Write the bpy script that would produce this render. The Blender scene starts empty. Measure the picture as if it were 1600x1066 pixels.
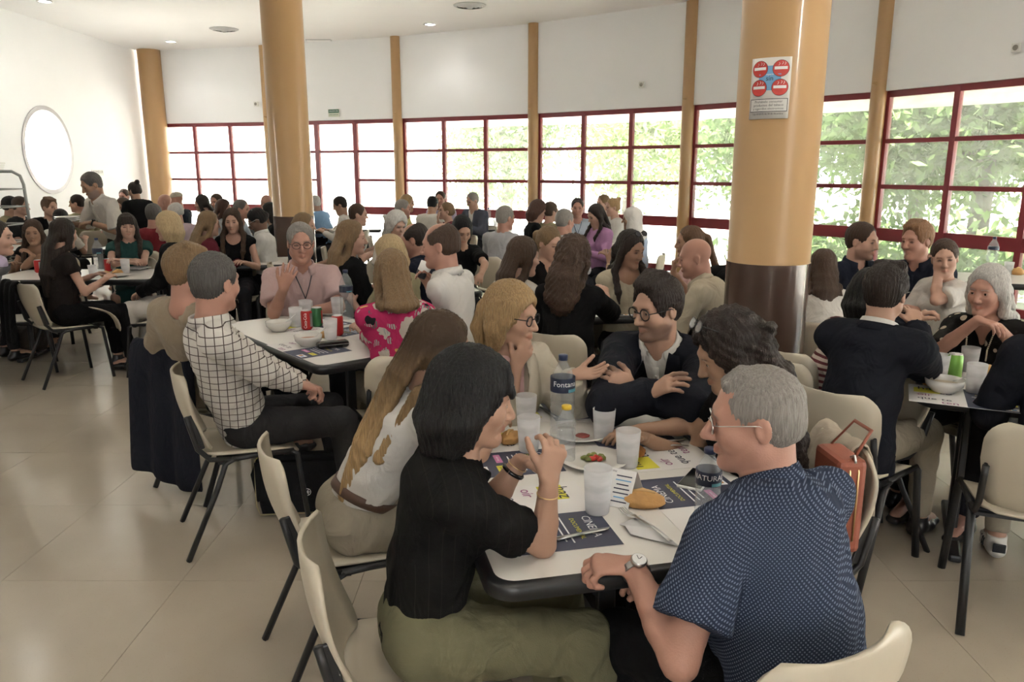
import bpy, bmesh, math, random, time
import numpy as np
from mathutils import Vector, Matrix
T0 = time.time()
random.seed(7); np.random.seed(7)
SC = bpy.context.scene
COL = SC.collection
# ------------------------------------------------------------------ camera
FPX, TH, CAMH = 1214.0, math.radians(12.5), 1.68
cam_d = bpy.data.cameras.new('camera'); cam = bpy.data.objects.new('camera', cam_d); COL.objects.link(cam)
cam_d.sensor_width = 36.0; cam_d.lens = 36.0 * FPX / 1600.0
cam_d.clip_start = 0.05; cam_d.clip_end = 200
cam.location = (0, 0, CAMH); cam.rotation_euler = (math.pi / 2 - TH, 0, 0)
SC.camera = cam
# ------------------------------------------------------------------ world, sun, exposure
SC.view_settings.view_transform = 'Standard'; SC.view_settings.look = 'None'
SC.view_settings.exposure = 0.82; SC.view_settings.gamma = 1.0
SC.view_settings.use_curve_mapping = False
WORLD_STRENGTH = 4.4
w = bpy.data.worlds.new('overcast_sky'); SC.world = w; w.use_nodes = True
bg = w.node_tree.nodes['Background']; bg.inputs[0].default_value = (0.90, 0.955, 1.0, 1); bg.inputs[1].default_value = WORLD_STRENGTH
sun_d = bpy.data.lights.new('sun', 'SUN'); sun_d.energy = 44.0; sun_d.angle = math.radians(1.5); sun_d.color = (1, .95, .86)
sun = bpy.data.objects.new('sun', sun_d); COL.objects.link(sun)
sun.rotation_euler = (math.radians(24), math.radians(14), math.radians(0))   # high in the sky, a little from the right
LAMP_W = 18.0
SC.cycles.max_bounces = 8; SC.cycles.diffuse_bounces = 5; SC.cycles.glossy_bounces = 3; SC.cycles.transmission_bounces = 4; SC.cycles.transparent_max_bounces = 16
SC.cycles.caustics_reflective = False; SC.cycles.caustics_refractive = False
# ------------------------------------------------------------------ pixel -> place
CT, ST = math.cos(TH), math.sin(TH)
def ray(u, v):
    x = (u - 800) / FPX; y = -(v - 533) / FPX
    return np.array([x, CT + y * ST, -ST + y * CT])
def P(u, v, z):
    d = ray(u, v); t = (z - CAMH) / d[2]
    return np.array([0, 0, CAMH]) + d * t
def PD(u, v, dep):                                   # dep: distance along the lens axis
    return np.array([0, 0, CAMH]) + ray(u, v) * dep
# ------------------------------------------------------------------ materials
def nn(nt, t, **kw):
    n = nt.nodes.new(t)
    for k, v in kw.items():
        setattr(n, k, v)
    return n
MATS = {}
def lin(c):
    if isinstance(c, str):
        c = c.lstrip('#'); c = tuple(int(c[i:i + 2], 16) / 255 for i in (0, 2, 4))
        c = tuple(x / 12.92 if x <= .04045 else ((x + .055) / 1.055) ** 2.4 for x in c)
    return tuple(c[:3])
def pm(name, col, rough=.6, var=.12, scale=12., bump=0., bscale=None, metal=0., stretch=None, spec=.5, coat=0., sheen=0., sss=0., alpha=None, emit=0.):
    """principled material: noise-varied colour, optional bump"""
    if name in MATS: return MATS[name]
    col = lin(col)
    m = bpy.data.materials.new(name); m.use_nodes = True; nt = m.node_tree
    b = nt.nodes['Principled BSDF']; L = nt.links.new
    b.inputs['Roughness'].default_value = rough; b.inputs['Metallic'].default_value = metal
    b.inputs['Specular IOR Level'].default_value = spec
    if coat: b.inputs['Coat Weight'].default_value = coat
    if sheen: b.inputs['Sheen Weight'].default_value = sheen; b.inputs['Sheen Roughness'].default_value = .5
    if sss:
        b.inputs['Subsurface Weight'].default_value = sss; b.inputs['Subsurface Radius'].default_value = (.012, .005, .003); b.inputs['Subsurface Scale'].default_value = 1.
    if emit:
        b.inputs['Emission Color'].default_value = (*col, 1); b.inputs['Emission Strength'].default_value = emit
    tc = nn(nt, 'ShaderNodeTexCoord'); src = tc.outputs['Object']
    if stretch:
        mp = nn(nt, 'ShaderNodeMapping'); mp.inputs['Scale'].default_value = stretch; L(src, mp.inputs[0]); src = mp.outputs[0]
    nz = nn(nt, 'ShaderNodeTexNoise'); nz.inputs['Scale'].default_value = scale; nz.inputs['Detail'].default_value = 4; L(src, nz.inputs[0])
    mx = nn(nt, 'ShaderNodeMix', data_type='RGBA')
    lo = tuple(max(0, c * (1 - var)) for c in col); hi = tuple(min(1, c * (1 + var)) for c in col)
    mx.inputs[6].default_value = (*lo, 1); mx.inputs[7].default_value = (*hi, 1)
    L(nz.outputs[0], mx.inputs[0]); L(mx.outputs[2], b.inputs['Base Color'])
    if bump:
        n2 = nn(nt, 'ShaderNodeTexNoise'); n2.inputs['Scale'].default_value = bscale or scale * 6; n2.inputs['Detail'].default_value = 3; L(src, n2.inputs[0])
        bp = nn(nt, 'ShaderNodeBump'); bp.inputs['Strength'].default_value = bump; bp.inputs['Distance'].default_value = .01
        L(n2.outputs[0], bp.inputs['Height']); L(bp.outputs[0], b.inputs['Normal'])
    MATS[name] = m
    return m
def node_of(m): return m.node_tree.nodes['Principled BSDF']
def clear_mat(name, col=(1, 1, 1), clear=.8, haze=.05, rough=.05, dscale=3., translucent=True):
    """thin clear or frosted sheet: transparent + glossy + a film that scatters"""
    if name in MATS: return MATS[name]
    m = bpy.data.materials.new(name); m.use_nodes = True; nt = m.node_tree; L = nt.links.new
    nt.nodes.clear(); out = nn(nt, 'ShaderNodeOutputMaterial')
    tr = nn(nt, 'ShaderNodeBsdfTransparent'); tr.inputs[0].default_value = (*[clear + (1 - clear) * .9 * c for c in col], 1)
    gl = nn(nt, 'ShaderNodeBsdfGlossy'); gl.inputs['Roughness'].default_value = rough
    fr = nn(nt, 'ShaderNodeFresnel'); fr.inputs[0].default_value = 1.45
    ge = nn(nt, 'ShaderNodeNewGeometry'); iv = nn(nt, 'ShaderNodeMath', operation='SUBTRACT'); iv.inputs[0].default_value = 1.; L(ge.outputs['Backfacing'], iv.inputs[1])
    mu = nn(nt, 'ShaderNodeMath', operation='MULTIPLY'); L(fr.outputs[0], mu.inputs[0]); L(iv.outputs[0], mu.inputs[1])
    m1 = nn(nt, 'ShaderNodeMixShader'); L(mu.outputs[0], m1.inputs[0]); L(tr.outputs[0], m1.inputs[1]); L(gl.outputs[0], m1.inputs[2])
    df = nn(nt, 'ShaderNodeBsdfDiffuse'); df.inputs[0].default_value = (*col, 1)
    tl = nn(nt, 'ShaderNodeBsdfTranslucent'); tl.inputs[0].default_value = (*col, 1)
    m2 = nn(nt, 'ShaderNodeMixShader'); m2.inputs[0].default_value = .5 if translucent else 0.
    L(df.outputs[0], m2.inputs[1]); L(tl.outputs[0], m2.inputs[2])
    tc = nn(nt, 'ShaderNodeTexCoord'); nz = nn(nt, 'ShaderNodeTexNoise'); nz.inputs['Scale'].default_value = dscale; nz.inputs['Detail'].default_value = 5
    mp = nn(nt, 'ShaderNodeMapping'); mp.inputs['Scale'].default_value = (1, 1, 3); L(tc.outputs['Object'], mp.inputs[0]); L(mp.outputs[0], nz.inputs[0])
    mr = nn(nt, 'ShaderNodeMapRange'); mr.inputs[1].default_value = .3; mr.inputs[2].default_value = .75
    mr.inputs[3].default_value = haze * .5; mr.inputs[4].default_value = min(1, haze * 1.5); L(nz.outputs[0], mr.inputs[0])
    m3 = nn(nt, 'ShaderNodeMixShader'); L(mr.outputs[0], m3.inputs[0]); L(m1.outputs[0], m3.inputs[1]); L(m2.outputs[0], m3.inputs[2])
    L(m3.outputs[0], out.inputs[0]); MATS[name] = m
    return m
# ------------------------------------------------------------------ object helpers
def tag(o, label=None, cat=None, group=None, kind=None):
    if label: o['label'] = label
    if cat: o['category'] = cat
    if group: o['group'] = group
    if kind: o['kind'] = kind
    return o
def empty(name, loc=(0, 0, 0), rz=0.):
    o = bpy.data.objects.new(name, None); COL.objects.link(o); o.location = loc; o.rotation_euler = (0, 0, rz)
    o.empty_display_size = .1
    return o
def link(name, me, parent=None, loc=None, rz=None):
    o = bpy.data.objects.new(name, me); COL.objects.link(o)
    if parent is not None: o.parent = parent
    if loc is not None: o.location = loc
    if rz is not None: o.rotation_euler = (0, 0, rz)
    return o
def copy_tree(o, parent=None):
    c = o.copy(); COL.objects.link(c); c.parent = parent
    for ch in o.children: copy_tree(ch, c)
    return c
class MB:
    """collects shapes into one mesh"""
    def __init__(s): s.v = []; s.f = []; s.m = []; s.mi = 0; s.sm = []
    def add(s, vs, fs, smooth=False):
        b = len(s.v); s.v.extend([tuple(map(float, p)) for p in vs])
        for f in fs: s.f.append(tuple(i + b for i in f)); s.m.append(s.mi); s.sm.append(smooth)
        return s
    def box(s, c, size, rot=None, bevel=0.):
        x, y, z = [q / 2 for q in size]
        if bevel <= 0:
            vs = [(-x, -y, -z), (x, -y, -z), (x, y, -z), (-x, y, -z), (-x, -y, z), (x, -y, z), (x, y, z), (-x, y, z)]
            fs = [(0, 3, 2, 1), (4, 5, 6, 7), (0, 1, 5, 4), (1, 2, 6, 5), (2, 3, 7, 6), (3, 0, 4, 7)]
        else:
            bm = bmesh.new(); bmesh.ops.create_cube(bm, size=1)
            for v in bm.verts: v.co = Vector((v.co.x * size[0], v.co.y * size[1], v.co.z * size[2]))
            bmesh.ops.bevel(bm, geom=bm.edges[:], offset=bevel, segments=2, affect='EDGES', profile=.5)
            bm.verts.index_update(); vs = [v.co.copy() for v in bm.verts]; fs = [[v.index for v in f.verts] for f in bm.faces]; bm.free()
        M = rot if rot is not None else Matrix.Identity(3)
        c = Vector(c)
        return s.add([c + M @ Vector(v) for v in vs], fs)
    def tube(s, pts, r, n=8, caps=True, flat=1.0):
        pts = [Vector(p) for p in pts]; rs = r if isinstance(r, (list, tuple)) else [r] * len(pts)
        t0 = (pts[1] - pts[0]).normalized(); up = Vector((0, 0, 1)) if abs(t0.z) < .9 else Vector((1, 0, 0))
        nrm = (up - t0 * up.dot(t0)).normalized(); vs = []
        for i, p in enumerate(pts):
            t = (pts[min(i + 1, len(pts) - 1)] - pts[max(i - 1, 0)]).normalized()
            nrm = (nrm - t * nrm.dot(t)).normalized(); bn = t.cross(nrm)
            for k in range(n):
                a = 2 * math.pi * k / n
                vs.append(p + (nrm * math.cos(a) * flat + bn * math.sin(a)) * rs[i])
        fs = []
        for i in range(len(pts) - 1):
            for k in range(n):
                a, b = i * n + k, i * n + (k + 1) % n
                fs.append((a, b, b + n, a + n))
        if caps: fs += [tuple(range(n))[::-1], tuple(range((len(pts) - 1) * n, len(pts) * n))]
        return s.add(vs, fs, True)
    def lathe(s, prof, c=(0, 0, 0), n=24, a0=0., a1=2 * math.pi, closed=True, sx=1., sy=1.):
        vs = []; fs = []; m = len(prof)
        for k in range(n):
            a = a0 + (a1 - a0) * k / (n if closed else n - 1)
            for (r, z) in prof: vs.append((c[0] + sx * r * math.cos(a), c[1] + sy * r * math.sin(a), c[2] + z))
        for k in range(n if closed else n - 1):
            k2 = (k + 1) % n
            for i in range(m - 1):
                fs.append((k * m + i, k2 * m + i, k2 * m + i + 1, k * m + i + 1))
        return s.add(vs, fs, True)
    def prism(s, outline, z0, z1):
        n = len(outline)
        vs = [(x, y, z0) for x, y in outline] + [(x, y, z1) for x, y in outline]
        fs = [tuple(range(n))[::-1], tuple(range(n, 2 * n))] + [(i, (i + 1) % n, (i + 1) % n + n, i + n) for i in range(n)]
        return s.add(vs, fs)
    def grid(s, rows, smooth=True, close=False):
        nr, nc = len(rows), len(rows[0]); vs = [p for r in rows for p in r]; fs = []
        for i in range(nr - 1):
            for j in range(nc - 1 if not close else nc):
                j2 = (j + 1) % nc
                fs.append((i * nc + j, i * nc + j2, (i + 1) * nc + j2, (i + 1) * nc + j))
        return s.add(vs, fs, smooth)
    def mesh(s, name, mats):
        me = bpy.data.meshes.new(name); me.from_pydata(s.v, [], s.f)
        for m in (mats if isinstance(mats, (list, tuple)) else [mats]): me.materials.append(m)
        me.polygons.foreach_set('material_index', s.m); me.polygons.foreach_set('use_smooth', s.sm); me.update()
        return me
    def build(s, name, mats, parent=None, loc=None, rz=None):
        return link(name, s.mesh(name, mats), parent, loc, rz)
def solidify(o, t, off=-1.):
    md = o.modifiers.new('thickness', 'SOLIDIFY'); md.thickness = t; md.offset = off
    return o
def rounded_rect(w, h, r, n=6):
    pts = []
    for cx, cy, a in ((w / 2 - r, h / 2 - r, 0), (-w / 2 + r, h / 2 - r, 90), (-w / 2 + r, -h / 2 + r, 180), (w / 2 - r, -h / 2 + r, 270)):
        for k in range(n + 1):
            t = math.radians(a + 90 * k / n); pts.append((cx + r * math.cos(t), cy + r * math.sin(t)))
    return pts
TEXTS = {}
def text_mesh(txt, size, mat, align='CENTER', bold=0.):
    key = (txt, round(size, 4), mat.name, align)
    if key in TEXTS: return TEXTS[key]
    cu = bpy.data.curves.new('lettering', 'FONT'); cu.body = txt; cu.size = size; cu.align_x = align; cu.align_y = 'CENTER'; cu.resolution_u = 2; cu.offset = bold
    ob = bpy.data.objects.new('lettering_tmp', cu); COL.objects.link(ob)
    dg = bpy.context.evaluated_depsgraph_get(); me = bpy.data.meshes.new_from_object(ob.evaluated_get(dg))
    bpy.data.objects.remove(ob); bpy.data.curves.remove(cu)
    me.materials.clear(); me.materials.append(mat); me.name = 'lettering'; TEXTS[key] = me
    return me
# ================================================================== the room
POSTS = [(-8.0, 18.0), (-5.2, 17.25), (-2.27, 16.1), (.40, 14.7), (2.80, 12.8), (4.78, 10.55), (6.2, 7.9), (7.2, 5.1), (7.8, 2.2), (8.05, -.8), (8.1, -3.8)]
CEIL = 4.2; ZT, ZR2, ZR3, ZB = 2.62, 2.03, 1.45, .83
wall_white = pm('wall_white_paint', (.86, .87, .885), .7, .03, 1.5, .04, 60)
ceil_white = pm('ceiling_white_paint', (.92, .925, .93), .8, .02, 2)
yellow_paint = pm('ochre_gloss_paint', (.415, .255, .115), .32, .05, 3, .03, 30, coat=.15)
brown_paint = pm('brown_gloss_paint', (.075, .045, .034), .22, .15, 6, .02, 30, coat=.3)
maroon = pm('maroon_frame_paint', (.20, .022, .03), .35, .1, 8)
black_metal = pm('black_metal', (.012, .012, .013), .4, .2, 20)
steel = pm('brushed_steel', (.55, .55, .54), .28, .1, 30, metal=1.)
# floor: terrazzo tiles
fm = pm('terrazzo_tile', (.40, .345, .275), .16, .05, 3., spec=.5)
nt = fm.node_tree; L = nt.links.new; b = node_of(fm)
vor = nn(nt, 'ShaderNodeTexVoronoi'); vor.inputs['Scale'].default_value = 95.; tc = nn(nt, 'ShaderNodeTexCoord')
geo = nn(nt, 'ShaderNodeNewGeometry'); L(geo.outputs['Position'], vor.inputs[0])
cr = nn(nt, 'ShaderNodeValToRGB'); cr.color_ramp.elements[0].position = .0; cr.color_ramp.elements[0].color = (.50, .40, .30, 1); cr.color_ramp.elements[1].position = .16; cr.color_ramp.elements[1].color = (1, 1, 1, 1)
L(vor.outputs['Distance'], cr.inputs[0])
big = nn(nt, 'ShaderNodeTexNoise'); big.inputs['Scale'].default_value = .9; big.inputs['Detail'].default_value = 6; L(geo.outputs['Position'], big.inputs[0])
mr = nn(nt, 'ShaderNodeMapRange'); mr.inputs[1].default_value = .3; mr.inputs[2].default_value = .7; mr.inputs[3].default_value = .86; mr.inputs[4].default_value = 1.08; L(big.outputs[0], mr.inputs[0])
mx = nn(nt, 'ShaderNodeMix', data_type='RGBA', blend_type='MULTIPLY'); mx.inputs[0].default_value = .55
prev = b.inputs['Base Color'].links[0].from_socket
L(prev, mx.inputs[6]); L(cr.outputs[0], mx.inputs[7])
mx2 = nn(nt, 'ShaderNodeVectorMath', operation='SCALE'); L(mx.outputs[2], mx2.inputs[0]); L(mr.outputs[0], mx2.inputs['Scale']); L(mx2.outputs[0], b.inputs['Base Color'])
mr2 = nn(nt, 'ShaderNodeMapRange'); mr2.inputs[3].default_value = .10; mr2.inputs[4].default_value = .26; L(big.outputs[0], mr2.inputs[0]); L(mr2.outputs[0], b.inputs['Roughness'])
joint = pm('floor_joint', (.34, .292, .23), .6, .1, 20)
ROOM = [(-8.40, -4.2), (-8.40, 18.25)] + [(x + .10, y + .12) for x, y in POSTS] + [(8.2, -4.2)]
def in_room(x, y):
    c = False; n = len(ROOM)
    for i in range(n):
        (x0, y0), (x1, y1) = ROOM[i], ROOM[i - 1]
        if (y0 > y) != (y1 > y) and x < (x1 - x0) * (y - y0) / (y1 - y0) + x0: c = not c
    return c
floor = MB(); floor.prism(ROOM[::-1], -.106, -.006)
floor = floor.build('floor', joint); tag(floor, kind='structure')
TS = .75
tile_me = None
near_t, far_t = [], MB()
for i in range(-11, 12):
    for j in range(-5, 26):
        cx, cy = -2.13 + TS * (i + .5), 3.70 + TS * (j - 4 + .5)
        if not any(in_room(cx + a, cy + b) for a in (-.3, .3) for b in (-.3, .3)): continue
        if 1.2 < cy < 9.5 and abs(cx) < .70 * cy + .6 and cy > 1.2: near_t.append((cx, cy))
        else: far_t.box((cx, cy, -.004), (TS - .002, TS - .002, .008))
tb = MB(); tb.box((0, 0, -.004), (TS - .002, TS - .002, .008)); tile_me = tb.mesh('tile', fm)
for cx, cy in near_t: link('tile', tile_me, floor, (cx, cy, 0))
tag(far_t.build('distant_tiles', fm, floor), kind='stuff')
# ceiling
ce = MB(); ce.prism(ROOM[::-1], CEIL, CEIL + .12); ceiling = tag(ce.build('ceiling', ceil_white), kind='structure')
# left wall with a round window
CY, CZ, CR = 14.15, 2.0, .74
wl = MB(); n = 48
ring_i = [(CY + CR * math.cos(2 * math.pi * k / n), CZ + CR * math.sin(2 * math.pi * k / n)) for k in range(n)]
def sq(k):
    a = 2 * math.pi * k / n; c, s_ = math.cos(a), math.sin(a); m_ = max(abs(c), abs(s_)); return (CY + 1.2 * c / m_, CZ + 1.2 * s_ / m_)
for xx in (-8.2, -8.45):
    vs = [(xx, *p) for p in ring_i] + [(xx, *sq(k)) for k in range(n)]
    fs = [(k, (k + 1) % n, (k + 1) % n + n, k + n) for k in range(n)]
    wl.add(vs, fs if xx == -8.2 else [f[::-1] for f in fs])
wl.add([(-8.2, *p) for p in ring_i] + [(-8.45, *p) for p in ring_i], [(k, k + n, (k + 1) % n + n, (k + 1) % n) for k in range(n)])
for (y0, y1, z0, z1) in ((-4, CY - 1.2, 0, CEIL), (CY + 1.2, 18.3, 0, CEIL), (CY - 1.2, CY + 1.2, 0, CZ - 1.2), (CY - 1.2, CY + 1.2, CZ + 1.2, CEIL)):
    wl.box((-8.325, (y0 + y1) / 2, (z0 + z1) / 2), (.25, y1 - y0, z1 - z0))
tag(wl.build('wall_left', wall_white), kind='structure')
bk = MB(); bk.box((0, -4.1, .6), (16.8, .2, 1.2)); bk.box((0, -4.1, (2.8 + CEIL) / 2), (16.8, .2, CEIL - 2.8))
for k in range(6): bk.box((-8.2 + 3.28 * k, -4.1, 2.0), (.35, .2, 1.6))
tag(bk.build('wall_back', wall_white), kind='structure')
bk2 = MB(); [bk2.box((xx, -4.0, 2.0), (2.95, .06, 1.64)) for xx in (-6.56, -3.28, 3.28, 6.56)]; tag(bk2.build('wall_back_panel', wall_white), kind='structure')
for k in (2,):
    x = -8.2 + 3.28 * (k + .5); root = tag(empty('window_%d' % (20 + k), (x, -4.1, 2.0)), kind='structure')
    for z in (-.78, 0, .78): m_ = MB(); m_.box((0, 0, z), (2.93, .06, .06)); m_.build('rail', maroon, root)
    for xx in (-1.44, 0, 1.44): m_ = MB(); m_.box((xx, 0, 0), (.06, .07, 1.6)); m_.build('mullion', maroon, root)
    po = bpy.data.lights.new('sky_portal', 'AREA'); po.shape = 'RECTANGLE'; po.size = 2.9; po.size_y = 1.6; po.cycles.is_portal = True
    lo_ = bpy.data.objects.new('sky_portal', po); COL.objects.link(lo_); lo_.location = (x, -4.05, 2.0); lo_.rotation_euler = (math.pi / 2, 0, 0)
glass = clear_mat('window_glass', (.95, .98, .97), .97, .17, .02, 2.2)  # milky film put in the panes to imitate a flare veil over the view
rw = tag(empty('window_1', (-8.26, CY, CZ)), kind='structure')
fr = MB(); prof = []
for k in range(n):
    a = 2 * math.pi * k / n
    prof.append([(.09 * 0 + dx, (CR + dr) * math.cos(a), (CR + dr) * math.sin(a)) for dx, dr in ((.075, -.055), (.075, .02), (-.05, .02), (-.05, -.055))])
prof.append(prof[0]); fr.grid(prof, False, True); fr.build('round_frame', pm('grey_frame_paint', (.42, .40, .42), .4, .05), rw)
pg = MB(); pg.add([(-.01, (CR - .05) * math.cos(2 * math.pi * k / n), (CR - .05) * math.sin(2 * math.pi * k / n)) for k in range(n)], [tuple(range(n))]); solidify(pg.build('pane', glass, rw), .006)
# curved window wall: posts, frames, panes, wall above
W_OFF = .0
def bay_frame(i):
    a, b_ = Vector((*POSTS[i], 0)), Vector((*POSTS[i + 1], 0)); d = (b_ - a); Ln = d.length; d.normalize(); nrm = Vector((d.y, -d.x, 0))
    return a, b_, d, Ln, nrm
wn = 2
wt = MB()
for i in range(len(POSTS) - 1):
    a, b_, d, Ln, nrm = bay_frame(i); rz = math.atan2(d.y, d.x); mid = (a + b_) / 2
    R3 = Matrix.Rotation(rz, 3, 'Z')
    wt.box(mid - nrm * .06 + Vector((0, 0, (ZT + .04 + CEIL) / 2)), (Ln + .06, .16, CEIL - ZT - .04), R3)
    root = tag(empty('window_%d' % wn, mid - nrm * .06, rz), kind='structure'); wn += 1
    e = .10; x0, x1 = -Ln / 2 + e, Ln / 2 - e
    door = (i == 1)
    xs = [x0, x0 + (x1 - x0) / 3, x0 + 2 * (x1 - x0) / 3, x1]
    if door: xs = [x0, x0 + .36 * (x1 - x0), x0 + .68 * (x1 - x0), x1]
    zs = [.06, ZB, ZR3, ZR2, ZT]
    for k, z in enumerate(zs):
        hgt = {0: .10, 1: .16}.get(k, .055 if k < 4 else .08)
        if door and k in (1, 2):
            for (p, q) in ((xs[0], xs[1]), (xs[2], xs[3])):
                m_ = MB(); m_.box(((p + q) / 2, 0, z), (q - p, .06, hgt)); m_.build('rail', maroon, root)
            continue
        m_ = MB(); m_.box(((x0 + x1) / 2, 0, z), (x1 - x0 + .06, .062, hgt)); m_.build('rail', maroon, root)
    for k, x in enumerate(xs):
        tw = .07 if not (door and k in (1, 2)) else .10
        m_ = MB(); m_.box((x, 0, (ZT + .02) / 2 + .01), (tw, .075, ZT - .0)); m_.build('mullion', maroon, root)
    for r in range(4):
        for c in range(3):
            z0, z1 = zs[r], zs[r + 1]
            if door and c == 1:
                if r == 0: z0, z1 = .1, ZR2
                elif r in (1, 2): continue
            m_ = MB(); m_.box(((xs[c] + xs[c + 1]) / 2, 0, (z0 + z1) / 2), (xs[c + 1] - xs[c] - .04, .008, z1 - z0 - .03)); m_.build('pane', glass, root)
    po = bpy.data.lights.new('sky_portal', 'AREA'); po.shape = 'RECTANGLE'; po.size = x1 - x0; po.size_y = ZT - .1
    po.cycles.is_portal = True
    lo_ = bpy.data.objects.new('sky_portal', po); COL.objects.link(lo_)
    lo_.matrix_world = Matrix.Translation(mid - nrm * -.02 + Vector((0, 0, ZT / 2))) @ Matrix(((d.x, 0, -nrm.x * 1, 0), (d.y, 0, -nrm.y * 1, 0), (0, 1, 0, 0), (0, 0, 0, 1)))
tag(wt.build('wall_window_upper', wall_white), kind='structure')
cols = ['round ochre post in the far left corner of the window wall', 'slim ochre post half hidden behind the far round column', 'slim ochre post right of the glazed exit door', 'slim ochre post at the middle of the window wall',
        'slim ochre post left of the column with the no-smoking notice', 'slim ochre post right of the column with the no-smoking notice']
for i, (x, y) in enumerate(POSTS):
    a = Vector((x, y, 0)); nrm = bay_frame(min(i, len(POSTS) - 2))[4]
    m_ = MB(); r = .24 if i == 0 else .10
    c = a + nrm * .02
    if i == 0: c = Vector((-7.9, 17.85, 0))
    m_.lathe([(r, 0), (r, CEIL)], (0, 0, 0), 28); o = m_.build('post', yellow_paint, None, c)
    if i < len(cols): tag(o, cols[i], 'post')
    else: tag(o, kind='structure'); o.name = 'trim_%d' % i
    if i > 0 and i < 6:
        cap = MB(); cap.lathe([(0, 0), (.035, 0), (.035, .03), (0, .03)], (0, 0, 0), 10); cap.build('bracket', yellow_paint, o, (nrm.x * .1, nrm.y * .1, ZT + .12))
# big columns
def column(x, y, r, zb, label):
    root = tag(empty('column', (x, y, 0)), label, 'column')
    m_ = MB(); m_.lathe([(r + .004, 0), (r + .004, zb)], (0, 0, 0), 56); m_.build('dado', brown_paint, root)
    m_ = MB(); m_.lathe([(r + .004, zb), (r, zb + .002), (r, CEIL)], (0, 0, 0), 56); m_.build('shaft', yellow_paint, root)
    return root
C1 = PD(1200, 408, 4.35); C2 = PD(459, 337, 8.85)
column(C1[0], C1[1], .222, C1[2], 'thick round column with ochre shaft, brown base and a no-smoking notice')
column(C2[0], C2[1], .222, C2[2], 'thick round ochre column behind the man in the pink shirt')
# ceiling fittings
def downlight(x, y, label, watt=LAMP_W):
    root = tag(empty('ceiling_light', (x, y, CEIL)), label, 'ceiling light', 'recessed ceiling lights')
    m_ = MB(); m_.lathe([(.085, 0), (.12, 0), (.125, -.012), (.085, -.008)], (0, 0, 0), 28); m_.build('trim_ring', ceil_white, root)
    m_ = MB(); m_.lathe([(0, -.004), (.086, -.004)], (0, 0, 0), 28)
    m_.build('lamp_glass', pm('lamp_glow', (1, .97, .9), .5, 0, emit=25.), root)
    ld = bpy.data.lights.new('ceiling_lamp', 'SPOT'); ld.energy = watt; ld.spot_size = math.radians(130); ld.spot_blend = .6; ld.shadow_soft_size = .08; ld.color = (1, .96, .9)
    lo_ = bpy.data.objects.new('ceiling_lamp', ld); COL.objects.link(lo_); lo_.parent = root; lo_.location = (0, 0, -.05)
for u, v, lab in ((267, 65, 'recessed ceiling light nearest the ochre corner post'), (672, 38, 'recessed ceiling light above the middle windows'), (70, 2, 'recessed ceiling light at the left edge of the ceiling')):
    q = P(u, v, CEIL); downlight(q[0], q[1], lab, 10.)
for x, y, lab in ((-2.4, 6.1, 'the table of the pink shirt'), (-2.2, 3.0, 'the open floor at the left'), (2.4, 6.2, 'the two navy shirts'), (2.4, 2.6, 'the right-hand table'), (-5.7, 8.2, 'the left table, mirrored in the near floor'), (-5.6, 2.5, 'the empty floor in the left corner'), (0, 9.2, 'the lilac cardigan'), (-6.6, 12.0, 'the round window, mirrored in the floor'), (4.4, 7.4, 'the right-hand windows'), (.2, 1.2, 'the blue dotted shirt'), (0, 5.2, 'the wavy-haired woman')):
    downlight(x, y, 'recessed ceiling light above ' + lab, LAMP_W)
vent_m = pm('vent_metal', (.55, .56, .57), .4, .05)
for u, v, lab in ((350, 45, 'round louvred ceiling vent left of the far column'), (734, 8, 'round louvred ceiling vent at the top middle')):
    q = P(u, v, CEIL); root = tag(empty('ceiling_vent', (q[0], q[1], CEIL)), lab, 'vent')
    for k, r in enumerate((.08, .14, .20, .26)):
        m_ = MB(); m_.lathe([(r - .05, -.02 - .012 * (3 - k)), (r, -.002 - .004 * (3 - k)), (r - .004, -.010 - .004 * (3 - k)), (r - .05, -.025 - .012 * (3 - k))], (0, 0, 0), 36); m_.build('louvre_ring', vent_m, root)
q = P(498, 62, CEIL); m_ = MB(); m_.box((0, 0, -.01), (.5, .12, .02)); o = m_.build('ceiling_vent', vent_m, None, (q[0], q[1], CEIL)); tag(o, 'flat rectangular ceiling vent right of the far column', 'vent')
for k in range(3):
    m_ = MB(); m_.box((0, -.04 + .04 * k, -.024), (.46, .012, .008)); m_.build('slat', ceil_white, o)
# things on the window wall
def on_bay(i, u, z, off=.05):
    """point on bay i at picture column u, height z; returns location and rotation"""
    a, b_, d, Ln, nrm = bay_frame(i); x = (u - 800) / FPX
    best = None
    for k in range(401):
        p = a + d * Ln * k / 400; dep = p.y * CT - (z - CAMH) * ST; e = abs(p.x / dep - x)
        if best is None or e < best[0]: best = (e, p)
    p = best[1] + nrm * off
    return Vector((p.x, p.y, z)), math.atan2(d.y, d.x)
white_pl = pm('white_plastic', (.72, .72, .70), .4, .04)
green_sign = pm('sign_green', (.05, .16, .10), .5, .05); ink = pm('black_ink', (.02, .02, .025), .6, .1); ink_w = pm('white_ink', (.8, .8, .8), .6, .03)
def face_room(i, u, z, off=.05):
    loc, rz = on_bay(i, u, z, off); return empty('sign', loc, rz)
s_ = face_room(1, 524, 2.80); s_.name = 'exit_sign'; tag(s_, 'small green and white emergency exit sign above the glazed door', 'sign')
m_ = MB(); m_.box((0, 0, 0), (.26, .012, .15)); m_.build('plate', pm('sign_cream', (.62, .66, .55), .5, .04), s_)
m_ = MB(); m_.box((0, -.008, .035), (.25, .004, .07)); m_.build('upper_panel', green_sign, s_)
o = link('lettering', text_mesh('SALIDA DE', .045, ink_w), s_, (0, -.0115, .035)); o.rotation_euler = (math.pi / 2, 0, 0)
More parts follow.
